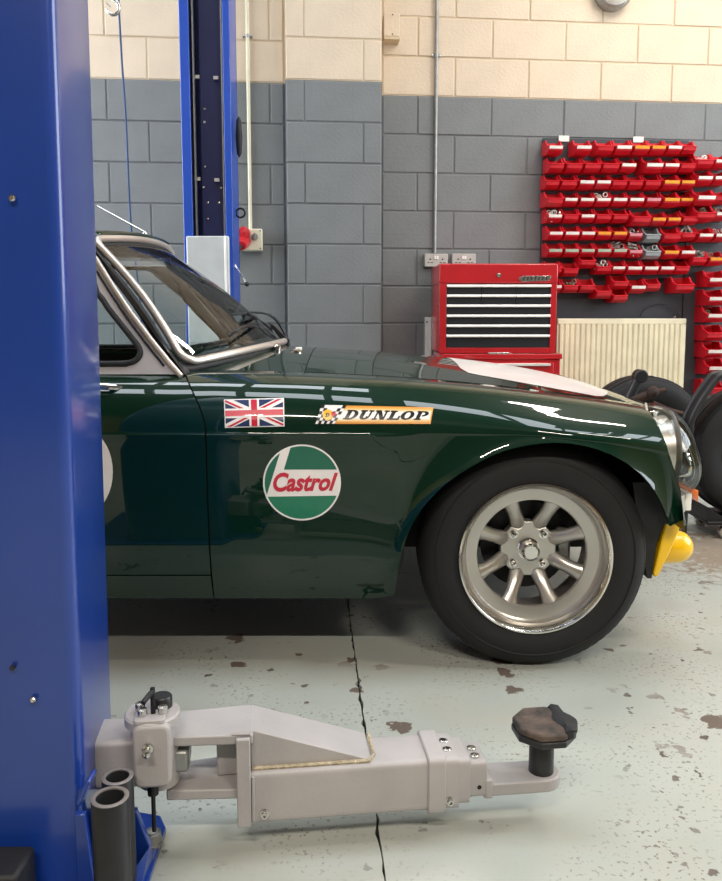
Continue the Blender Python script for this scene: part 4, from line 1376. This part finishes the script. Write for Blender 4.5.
ho = M().tube(smooth_path([(h0.x + (h0.x - h1.x) * 1.2, 4.3, CEIL), h0, (h0 + h1) / 2 + Vector((.004, 0, 0)), h1, (h1.x + .04, 4.3, .9), (h1.x + .03, 4.3, .02)]), .0055, 8).build('air_hose', BLUEHOSE, origin=(h1.x, 4.3, .02), smooth=60)
meta(ho, 'thin blue air hose hanging straight down behind the car roof', 'hose')

# ================================================================== TOOL CHEST
CH = Matrix.Translation((at(440, 264, 4.42).x, 4.42, 0)) @ Matrix.Rotation(R(.8), 4, 'Z')
CW = at(558, 264, 4.42).x - at(440, 264, 4.42).x
def chz(py): return at(436, py, 4.42).z
zt, zb_ = chz(263.5), chz(353)
ch = root('tool_chest', CH @ Vector((CW / 2, .22, zb_)), 'red top tool chest with black drawers and silver handles', 'tool chest')
def C(): return M(CH)
# carcass with an open front: sides, top, bottom, back and front frame
C().box(0, .012, 0, .44, zb_, zt - .02).box(CW - .012, CW, 0, .44, zb_, zt - .02).box(0, CW, .0, .44, zb_, zb_ + .012).box(0, CW, .42, .44, zb_, zt - .02).build('carcass', RED, ch, bevel=.002)
C().box(-.004, CW + .004, -.006, .44, chz(283.5), zt).build('lid', RED, ch, bevel=.008, seg=3)
dx0, dx1 = CW * (443.5 - 436.5) / 120.5, CW * (550.8 - 436.5) / 120.5
C().box(.0, dx0, -.003, .012, zb_, chz(283.5)).box(dx1, CW, -.003, .012, zb_, chz(283.5)).box(dx0, dx1, -.003, .012, zb_, chz(347.8)).build('front_frame', RED, ch, bevel=.002)
M(CH).lathe([(.013, -.006), (.012, -.010), (.004, -.011), (.004, -.008), (.0005, -.008)], (CW * .5, 0, chz(275)), 'y', 16).build('lid_lock', STEEL, ch)
rows_ = [(284.5, 294, 3), (294.4, 304, 3), (304.4, 314, 1), (314.4, 324, 1), (324.4, 334, 1), (334.4, 347.6, 1)]
for (y0, y1, n) in rows_:
    z1, z0 = chz(y0), chz(y1)
    wd = (dx1 - dx0) / n
    for k in range(n):
        a0, a1 = dx0 + k * wd + .0015, dx0 + (k + 1) * wd - .0015
        d = C().box(a0, a1, .004, .40, z0 + .001, z1 - .001).build('drawer', DRAWER, ch, bevel=.001)
        C().prism([(-.016, z1 - .004), (-.014, z1 - .001), (.006, z1 - .001), (.006, z1 - .016), (-.016, z1 - .014)], 'x', a0, a1).build('handle', ALU, d)
# chrome badge with worn slanted lettering
bz0, bz1 = chz(281), chz(276)
bd = C().prism([(CW * .665, (bz0 + bz1) / 2), (CW * .70, bz1), (CW * .945, bz1 + .002), (CW * .935, bz0 + .002), (CW * .70, bz0 - .004)], 'y', -.010, -.006).build('badge', STEEL, ch, bevel=.001)
for k in range(7):
    x = CW * (.705 + .032 * k)
    C().prism([(x, bz0 + .004), (x + .006, bz0 + .004), (x + .011, bz1 - .003), (x + .005, bz1 - .003)], 'y', -.0115, -.010).build('badge_stroke', DARKST, bd)
C().box(CW * .42, CW * .60, -.014, -.004, zb_ - .006, zb_ + .004).build('latch', STEEL, ch, bevel=.003)
for py in (304.5, 331):
    M(CH).lathe([(.006, 0), (.006, -.003), (.0005, -.004)], (-.0, .06, chz(py)), 'x', 8).build('side_screw', STEEL, ch)

zc_ = zb_ - .004
cb = root('tool_cabinet', CH @ Vector((CW / 2, .22, 0)), 'red rolling tool cabinet on castors under the red tool chest', 'tool cabinet')
C().box(.02, CW + .03, .0, .46, .12, zc_ - .03).build('carcass', RED, cb, bevel=.004)
C().box(.012, CW + .038, -.012, .47, zc_ - .03, zc_).build('top_rim', RED, cb, bevel=.004)
dz = [zc_ - .045, zc_ - .16, zc_ - .275, zc_ - .39, zc_ - .50, .15]
for k in range(5):
    d = C().box(.06, CW - .01, -.014, .40, dz[k + 1] + .004, dz[k] - .004).build('drawer', RED, cb, bevel=.003)
    C().box(.08, CW - .03, -.028, -.012, dz[k] - .022, dz[k] - .008).build('handle', ALU, d, bevel=.002)
for (x, y) in ((.06, .05), (CW - .02, .05), (.06, .41), (CW - .02, .41)):
    c_ = M(CH).cyl((x, y, .05), .05, -.014, .014, 'y', 20).build('castor', BLACKPL, cb, bevel=.003)
    M(CH).box(x - .02, x + .02, y - .022, y + .022, .085, .122).build('castor_fork', GALV, c_)

# white plastic tube pack beside the chest
a, b = on_wall(W_RIGHT, 425.5, 317, .06), on_wall(W_RIGHT, 435.5, 352, .06)
t = root('white_duct', W_RIGHT @ Vector(((a.x + b.x) / 2, 0, .35)), 'white ribbed plastic trunking on the wall left of the red chest', 'trunking')
M(W_RIGHT).box(a.x, a.x + .022, -.058, -.001, .35, a.z).box(a.x + .022, a.x + .040, -.064, -.001, .35, a.z - .002).box(a.x + .046, b.x, -.060, -.001, .35, a.z - .006).build('duct_body', WHITE, t, bevel=.004)
M(W_RIGHT).lathe([(.005, -.057), (.005, -.060), (.0005, -.061)], (a.x + .010, 0, a.z - .03), 'y', 8).build('screw', DARKST, t)

# ================================================================== RADIATOR
a, b = on_wall(W_RIGHT, 557.5, 318, .10), on_wall(W_RIGHT, 686.5, 319, .10)
rt = (a.z + b.z) / 2
rad = root('panel_radiator', W_RIGHT @ Vector(((a.x + b.x) / 2, 0, .35)), 'cream panel radiator with vertical ribs under the red bins', 'radiator')
x0, x1, rb0 = a.x, b.x, .36
M(W_RIGHT).box(x0, x1, -.094, -.078, rb0, rt - .004).build('back_panel', CREAMRAD, rad, bevel=.004)
pf = [(x0, -.098)]
npitch = 24
pw = (x1 - x0 - .02) / npitch
for k in range(npitch):
    xx = x0 + .01 + k * pw
    pf += [(xx, -.098), (xx + pw * .22, -.109), (xx + pw * .72, -.109), (xx + pw * .94, -.098)]
pf += [(x1, -.098), (x1, -.090), (x0, -.090)]
M(W_RIGHT).prism(pf, 'z', rb0 + .03, rt - .035).build('ribbed_front', CREAMRAD, rad, smooth=0)
M(W_RIGHT).box(x0, x1, -.104, -.076, rt - .036, rt).build('edge_rail', CREAMRAD, rad, bevel=.006)
M(W_RIGHT).box(x0, x1, -.104, -.076, rb0, rb0 + .03).build('edge_rail', CREAMRAD, rad, bevel=.006)
for k in range(npitch):
    xx = x0 + .01 + k * pw + pw * .47
    M(W_RIGHT).box(xx - .007, xx + .007, -.1055, -.103, rt - .047, rt - .041).build('rib_slot', RUST if k % 3 == 0 else DARKST, rad)
for xx in (x0 + .08, x1 - .08):
    M(W_RIGHT).box(xx - .012, xx + .012, -.08, -.001, rb0 + .06, rt - .06).build('bracket', CREAMRAD, rad)
M(W_RIGHT).lathe([(.008, 0), (.008, .014), (.004, .018), (.0005, .018)], (x1 - .075, -.09, rt), 'z', 8).build('bleed_valve', STEEL, rad)
for xx in (x0 - .03, x1 + .03):
    M(W_RIGHT).tube([(xx + (.04 if xx < x0 else -.04), -.088, rb0 + .02), (xx, -.088, rb0 + .02), (xx, -.088, .0)], .009, 8).build('radiator_pipe', GALV, rad)
# thin cable looped on the dark panel above the radiator
lp = [on_wall(W_RIGHT, *p, .05) for p in [(640, 317), (643, 311), (651, 306), (660, 304), (670, 306), (677, 311), (679, 317)]]
cb_ = M(W_RIGHT).tube(smooth_path(lp), .003, 6).build('thin_cable', BLACKPL, smooth=60, origin=W_RIGHT @ lp[0])
meta(cb_, 'thin black cable looping up behind the radiator top', 'cable')

# ================================================================== BIN RACK
def px_rack(x, y): return (530 + x / 3.76, 120 + y / 3.76)
a, b = on_wall(W_RIGHT, 543.5, 137.5, .03), on_wall(W_RIGHT, 690, 140, .03)
rk = root('louvre_panel', W_RIGHT @ Vector(((a.x + b.x) / 2, 0, 1.0)), 'large dark louvred wall panel carrying the rows of red bins', 'wall panel')
M(W_RIGHT).box(a.x, b.x, -.026, -.008, .62, a.z).build('panel_sheet', PANELM, rk, bevel=.003)
c, d = on_wall(W_RIGHT, 688, 163, .03), on_wall(W_RIGHT, 722, 160, .03)
rk2 = root('louvre_panel', W_RIGHT @ Vector((c.x + .4, 0, .5)), 'second dark louvred panel at the right edge of the picture', 'wall panel')
M(W_RIGHT).box(b.x + .004, b.x + .45, -.028, -.008, .45, c.z).build('panel_sheet', PANELM, rk2, bevel=.003)
for (px, py, Y_) in ((559, 135.5, 0), (633.5, 136.5, 0)):
    p = on_wall(W_RIGHT, px, py, .032)
    q = on_wall(W_RIGHT, px + 10, py + 6, .032)
    o = M(W_RIGHT).box(p.x, q.x, -.033, -.027, q.z, p.z).build('paper_tag', CARDW, origin=W_RIGHT @ p)
    meta(o, 'small white paper tag on the panel top, %s' % ('nearer the chest' if px < 600 else 'above the orange carded bins'), 'tag', 'paper tags on the louvred panel')

BW, BD, BH = .103, .125, .082
def bin_meshes(m):
    """open-fronted bin: local x across, -y out of the wall, z up; origin at back bottom centre"""
    w, t = BW / 2 - .003, .0028
    lip = .044
    prof = [(0, 0), (-BD + .034, .0), (-BD + .002, .018), (-BD - .004, lip - .006), (-.084, .056), (-.066, BH), (0, BH)]
    s = M()
    def tw(y): return 1 - .075 * min(1, max(0, -y / BD))
    n = len(prof)
    for sg in (-1, 1):          # two side cheeks, drawn in towards the front
        vs = [(sg * w * tw(y), y, z) for y, z in prof] + [(sg * (w * tw(y) - t), y, z) for y, z in prof]
        s.add(vs, [tuple(range(n)), tuple(range(n, 2 * n))] + [(i, (i + 1) % n, n + (i + 1) % n, n + i) for i in range(n)])
        # thickened cheek edge
        vs = [(sg * (w * tw(y) + e), y + dy, z + dz) for (y, z, dy, dz) in ((-BD - .004, lip - .006, 0, 0), (-.084, .056, 0, 0), (-.066, BH, 0, 0), (-.030, BH, 0, 0), (-.030, BH, 0, .003), (-.068, BH, 0, .003), (-.089, .058, -.002, .002), (-BD - .004, lip - .006, -.004, .003)) for e in (-.004, .0025)]
        s.add(vs, [(0, 2, 3, 1), (2, 4, 5, 3), (4, 6, 7, 5), (6, 8, 9, 7), (8, 10, 11, 9), (10, 12, 13, 11), (12, 14, 15, 13), (14, 0, 1, 15)])
    s.box(-w, w, -t, 0, 0, BH)                       # back
    fw_ = w * tw(-BD)
    s.add([(-w, 0, 0), (w, 0, 0), (fw_, -BD + .034, 0), (-fw_, -BD + .034, 0), (-w, 0, t), (w, 0, t), (fw_, -BD + .034, t), (-fw_, -BD + .034, t)], [(0, 1, 2, 3), (4, 5, 6, 7), (0, 1, 5, 4), (1, 2, 6, 5), (2, 3, 7, 6), (3, 0, 4, 7)])
    s.prism([(-BD + .034, 0), (-BD + .002, .018), (-BD - .004, lip - .006), (-BD - .001, lip - .005), (-BD + .005, .020), (-BD + .036, t)], 'x', -fw_, fw_)   # front lip
    s.prism([(-BD - .004, lip - .008), (-BD - .009, lip - .004), (-BD - .004, lip), (-BD + .001, lip - .004)], 'x', -fw_, fw_)   # rolled edge
    me_o = s.build('bin_body', m, smooth=0)
    me = me_o.data
    bpy.data.objects.remove(me_o)
    return me
ME_RED, ME_GREY = bin_meshes(REDBIN), bin_meshes(GREYBIN)
def card_mesh(m):
    s = M().prism([(-BD - .0105, .043), (-BD - .0062, .026), (-BD - .0040, .026), (-BD - .0083, .043)], 'x', -BW / 2 + .010, BW / 2 - .010)
    o = s.build('label_card', m, smooth=0)
    me = o.data
    bpy.data.objects.remove(o)
    return me
CARDS = {'w': card_mesh(CARDW), 'o': card_mesh(CARDO), 'g': card_mesh(CARDG), 'p': card_mesh(CARDP)}
CNAME = {'w': 'white', 'o': 'orange', 'g': 'pale green', 'p': 'pink'}
ORD = ['first', 'second', 'third', 'fourth', 'fifth', 'sixth', 'seventh', 'eighth', 'ninth', 'tenth', 'eleventh']
def place_bin(x0, x1, ylip, card, label, group, me=None, out=0.0, contents=None):
    """x0, x1, ylip measured on the rack; returns the bin thing"""
    p0, p1 = on_wall(W_RIGHT, *px_rack(x0, ylip), .16 + out), on_wall(W_RIGHT, *px_rack(x1, ylip), .16 + out)
    s = (p1.x - p0.x) / BW
    s = max(.9, min(1.3, s))
    xm, z = (p0.x + p1.x) / 2, p0.z - .035 * s
    o = bpy.data.objects.new('parts_bin', None)
    o.empty_display_size = .03
    COL.objects.link(o)
    o.matrix_world = W_RIGHT @ Matrix.Translation((xm, -.028 - out, z)) @ Matrix.Diagonal((s * .985, 1 + (s - 1) * .7, 1 + (s - 1) * .6, 1))
    meta(o, label, 'bin', group)
    for nm, mesh in (('bin_body', me or ME_RED), ('label_card', CARDS.get(card))):
        if mesh is None: continue
        c_ = bpy.data.objects.new(nm, mesh)
        COL.objects.link(c_)
        c_.parent = o
    if contents:
        heap(W_RIGHT @ Matrix.Translation((xm, -.028 - out, z)), contents, label)
    return o
def heap(T, kind, label):
    """loose hardware lying in a bin"""
    s = M(T)
    rnd = random.Random(hash(label) % 1000 if False else len(label) * 7 + ord(label[-1]))
    for k in range(14):
        c = Vector((rnd.uniform(-.035, .035), rnd.uniform(-.105, -.03), rnd.uniform(.02, .055 + (.03 if kind == 'tall' else 0))))
        d = Vector((rnd.uniform(-1, 1), rnd.uniform(-1, .5), rnd.uniform(-.4, 1))).normalized() * rnd.uniform(.012, .028)
        s.tube([c - d, c + d], rnd.uniform(.003, .007), 6)
    for k in range(3):
        c = Vector((rnd.uniform(-.03, .03), rnd.uniform(-.10, -.06), rnd.uniform(.05, .07)))
        s.tube([(c.x + .014 * math.cos(a), c.y, c.z + .014 * math.sin(a)) for a in [math.pi * q / 4 for q in range(9)]], .003, 5)
    o = s.build('metal_fittings', HARD[kind], smooth=0, origin=T @ Vector((0, -.06, .005)))
    meta(o, 'loose fittings heaped in the ' + label.split(', ')[0] + ', ' + ', '.join(label.split(', ')[1:-1] if 'card' in label else label.split(', ')[1:]), 'fittings', 'loose hardware in the bins', 'stuff')
HARD = {'m': mat('mixed_metal', 'b8b5ae', .4, .6, noise=(60, .4)), 'w': mat('white_clips', 'e2ddd4', .5, noise=(40, .15)), 'tall': mat('cable_clips', '8f8a82', .5, .2, noise=(60, .5)), 'b': mat('brown_fittings', '7a6a58', .6, noise=(50, .4))}
N = ''
RACK = [
 ('top', 101, [(68, 130, 'w'), (170, 237, 'w'), (254, 320, N), (320, 388, 'w'), (388, 455, 'o'), (455, 517, 'o'), (517, 578, 'w'), (578, 634, N)]),
 ('second', 168, [(72, 135, N), (135, 203, N), (203, 272, N), (272, 340, N), (340, 405, 'w'), (428, 503, 'w'), (503, 567, 'w'), (567, 629, N)]),
 ('third', 232, [(62, 118, N), (118, 183, N), (183, 248, 'w'), (248, 310, 'w'), (310, 372, N), (372, 433, N), (433, 498, N), (498, 567, 'o'), (567, 627, 'o')]),
 ('fourth', 298, [(60, 130, N), (130, 187, 'w'), (187, 248, 'w'), (248, 310, 'w', 'w'), (310, 372, 'w'), (372, 435, 'w'), (435, 498, 'p'), (498, 567, 'o'), (567, 622, 'o')]),
 ('fifth', 360, [(66, 127, 'w', 'w'), (127, 190, N), (190, 250, 'w'), (250, 312, N), (312, 376, N), (382, 458, N, None, 8), (458, 518, 'o', None, 12), (518, 575, 'o', None, 12), (575, 637, N, None, 8)]),
 ('sixth', 425, [(70, 130, 'w'), (130, 192, 'w'), (192, 252, 'w'), (252, 312, 'o'), (312, 372, 'o'), (372, 430, 'p', 'm', 6), (434, 497, 'G', None, 10), (500, 570, N, None, 8), (570, 630, N, 'tall', 4)]),
 ('seventh', 490, [(67, 128, 'g'), (128, 190, 'g'), (190, 250, 'g'), (250, 312, 'g'), (312, 372, 'g', 'tall'), (372, 430, 'p', 'tall', 4), (434, 497, 'G', 'm', 8), (500, 565, 'o', None, 6), (565, 627, 'w', None, 6)]),
 ('eighth', 556, [(62, 125, N, None, 4), (125, 188, N, None, 8), (188, 252, N, None, -24), (252, 312, N, 'm'), (312, 364, 'w'), (364, 427, 'w'), (427, 489, 'w'), (489, 549, 'w'), (549, 607, N)]),
 ('ninth', 622, [(62, 125, 'w', None, 4), (125, 188, N, 'b', 4), (188, 250, N, None, 4), (312, 376, N, None, -10), (376, 440, 'w', None, 6), (440, 498, N), (530, 626, N, None, 0)]),
 ('lowest', 664, [(248, 312, N, None, -16), (312, 373, N, None, 0)]),
]
for (rn, y, bins) in RACK:
    for k, bdef in enumerate(bins):
        x0, x1, cd = bdef[:3]
        cont = bdef[3] if len(bdef) > 3 else None
        dy = bdef[4] if len(bdef) > 4 else 0
        grey = cd == 'G'
        lab = '%s bin, %s from left, %s row of main rack' % ('grey' if grey else 'red', ORD[k], rn)
        if cd in CNAME: lab += ', %s card' % CNAME[cd]
        place_bin(x0, x1, y + dy, cd, lab, 'parts bins on the main rack', ME_GREY if grey else None, contents=cont)
RACK2 = [
 ('top', 153, [(628, 695, N, 'w'), (695, 757, 'w')]),
 ('second', 216, [(626, 692, 'w'), (692, 754, 'w')]),
 ('third', 290, [(615, 700, 'w'), (700, 760, N)]),
 ('fourth', 352, [(622, 698, N, 'b'), (698, 758, 'w', 'tall')]),
 ('fifth', 432, [(632, 695, 'w'), (695, 757, 'w', 'm')]),
 ('sixth', 522, [(612, 672, N, 'tall'), (672, 735, 'o', 'b')]),
 ('seventh', 598, [(655, 745, 'w')]),
 ('eighth', 669, [(652, 745, 'w')]),
 ('ninth', 733, [(648, 740, 'w', 'b')]),
 ('tenth', 803, [(648, 738, N)]),
 ('eleventh', 867, [(648, 738, 'w')]),
 ('twelfth', 930, [(652, 742, 'w')]),
 ('bottom', 1010, [(646, 736, N)]),
]
for (rn, y, bins) in RACK2:
    for k, bdef in enumerate(bins):
        x0, x1, cd = bdef[:3]
        cont = bdef[3] if len(bdef) > 3 else None
        lab = 'red bin, %s in the %s row of the right rack' % (ORD[k], rn)
        if cd in CNAME: lab += ', %s card' % CNAME[cd]
        place_bin(x0, x1, y, cd, lab, 'parts bins on the right rack', contents=cont)

# ================================================================== THINGS AT THE RIGHT REAR
def loose_tyre(c, r, width, axis, label, name='loose_tyre'):
    t = root(name, (c[0], c[1], c[2] - r), label, 'tyre')
    h = width / 2
    prof = [(r * .60, -h * .8), (r * .66, -h * .95), (r * .80, -h), (r * .92, -h * .92), (r * .985, -h * .72), (r, -h * .5)]
    for g in (-.3, 0, .3):
        prof += [(r, (g - .04) * width), (r * .975, (g - .03) * width), (r * .975, (g + .03) * width), (r, (g + .04) * width)]
    prof += [(r, h * .5), (r * .985, h * .72), (r * .92, h * .92), (r * .80, h), (r * .66, h * .95), (r * .60, h * .8)]
    M().lathe(prof, c, axis, 72).build('tyre_tread', TYRE, t, smooth=35)
    lg = M()
    for k in range(64):
        a = 2 * math.pi * k / 64
        for s in (-1, 1):
            vs = []
            for (rr, hh) in ((r * .95, s * h * .86), (r * 1.004, s * h * .5)):
                for da in (-.03, .03):
                    x, y = rr * math.cos(a + da), rr * math.sin(a + da)
                    q = {'y': (x, hh, y), 'x': (hh, x, y)}[axis]
                    vs.append((c[0] + q[0], c[1] + q[1], c[2] + q[2]))
            lg.add(vs, [(0, 1, 3, 2)])
    o = lg.build('tread_lugs', TYRE, t)
    o['kind'] = 'stuff'
    M().lathe([(r * .60, -h * .7), (r * .56, -h * .72), (r * .54, -h * .5), (r * .52, -h * .1), (r * .15, 0), (r * .06, -h * .2)], c, axis, 40).build('wheel_disc', DARKST, t)
    return t
tc = at(641, 450, 4.25)
rr_ = at(641, 375.5, 4.25).z - tc.z
loose_tyre((tc.x, 4.25, .315), .315, .19, 'y', 'black tyre standing upright in front of the cream radiator')
# black bracket arm and rusty linkage in front of that tyre
t = root('bracket_arm', (at(628, 420, 4.0).x, 4.0, 0), 'black steel arm with a rounded boss leaning before the upright tyre', 'bracket')
b0, b1 = at(640, 376, 4.0), at(624, 408, 4.0)
M().tube([b1 - Vector((.12, 0, .36)), b1, b0], [.022, .024, .027], 12).build('arm_bar', BLACKPL, t)
M().cyl(b0, .034, -.03, .03, 'y', 20).build('boss', BLACKPL, t, bevel=.006)
M().box(b1.x - .22, b1.x - .02, 3.9, 4.1, 0, .04).build('foot', BLACKPL, t, bevel=.004)
t = root('rusty_linkage', (at(645, 405, 3.9).x, 3.9, 0), 'brown rusty steering linkage lying behind the car nose', 'linkage')
lk = [at(*p, 3.9) for p in [(628, 402), (636, 399), (645, 396), (655, 392), (665, 390)]]
M().tube(lk, [.014, .018, .022, .016, .012], 10).build('rod', RUST, t)
M().lathe([(.0005, -.03), (.024, -.022), (.03, 0), (.024, .022), (.0005, .03)], at(653, 392, 3.88), 'y', 14).build('ball_joint', RUST, t, smooth=60)
lk = [at(*p, 3.9) for p in [(652, 403), (662, 408), (672, 411), (700, 419)]]
M().tube(lk, [.014, .016, .012, .012], 10).build('tie_rod', RUST, t)
M().box(lk[1].x - .03, lk[1].x + .03, 3.86, 3.96, 0, lk[1].z).build('stand', DARKST, t, bevel=.004)

# tin and jar on a low stand near the right rack
jp = at(690, 411, 4.55)
t = root('storage_jar', (jp.x, 4.55, jp.z - .06), 'small dull brass coloured jar between radiator and right bins', 'jar')
M().lathe([(.0005, 0), (.034, 0), (.036, .006), (.036, .085), (.030, .095), (.030, .10)], (jp.x, 4.55, jp.z - .06), 'z', 24).build('jar_body', mat('brass_jar', '8b8062', .45, .3), t)
M().lathe([(.033, .10), (.033, .122), (.0005, .124)], (jp.x, 4.55, jp.z - .06), 'z', 24).build('jar_lid', GALV, t)
t = root('low_shelf', (jp.x + .1, 4.6, 0), 'dark low steel shelf below the right bins, behind the trolley tyre', 'shelf')
zs = jp.z - .06
M().box(jp.x - .12, jp.x + .75, 4.42, 4.74, zs - .03, zs).build('shelf_top', DARKST, t, bevel=.003)
for (x, y) in ((jp.x - .10, 4.44), (jp.x + .73, 4.44), (jp.x - .10, 4.72), (jp.x + .73, 4.72)):
    M().box(x - .015, x + .015, y - .015, y + .015, 0, zs - .03).build('leg', DARKST, t)

# big tyre on a castor dolly at the right edge, with a bent black guard
GX, GY = at(752, 470, 3.45).x, 3.45
tr = loose_tyre((GX, GY, .355), .29, .20, 'y', 'big black tyre at the right edge standing on a castor dolly')
dl = root('castor_dolly', (GX, GY, 0), 'low black dolly on small castors under the big tyre', 'dolly')
M().box(GX - .24, GX + .24, GY - .13, GY + .13, .062, .078).build('deck', DARKST, dl, bevel=.004)
for s in (-1, 1):
    M().prism([(GX + s * .24, .078), (GX + s * .14, .078), (GX + s * .24, .14)], 'y', GY - .12, GY + .12).build('chock', DARKST, dl)
for (x, y) in ((GX - .155, GY - .11), (GX + .2, GY - .1), (GX - .17, GY + .1), (GX + .2, GY + .1)):
    c_ = M().cyl((x, y, .0285), .028, -.011, .011, 'y', 24).build('castor', STEEL, dl, bevel=.002)
    M().cyl((x, y, .0285), .012, -.013, .013, 'y', 16).build('castor_hub', BLACKPL, c_)
    M().box(x - .014, x + .014, y - .017, y + .017, .05, .064).build('castor_fork', GALV, c_)
gp = [at(*p, 3.36) for p in [(691, 430), (692, 420), (702, 400), (716, 380), (724, 375), (760, 372)]]
t = root('wheel_guard', (gp[0].x, 3.36, .2), 'bent black steel guard frame curving over the big tyre', 'guard')
M().tube(smooth_path(gp), .014, 10).build('guard_rail', BLACKPL, t, smooth=60)
M().tube(smooth_path([p + Vector((.0, .07, .0)) for p in gp]), .014, 10).build('guard_rail', BLACKPL, t, smooth=60)
sp_ = smooth_path(gp)
M().loft([[p + Vector((0, .0, -.004)), p + Vector((0, .07, -.004)), p + Vector((0, .07, .004)), p + Vector((0, 0, .004))] for p in sp_]).build('guard_sheet', BLACKPL, t, smooth=60)
M().tube([gp[0], (gp[0].x - .01, 3.36, .0)], .012, 8).tube([gp[0] + Vector((0, .07, 0)), (gp[0].x - .01, 3.43, .0)], .012, 8).build('guard_leg', BLACKPL, t)
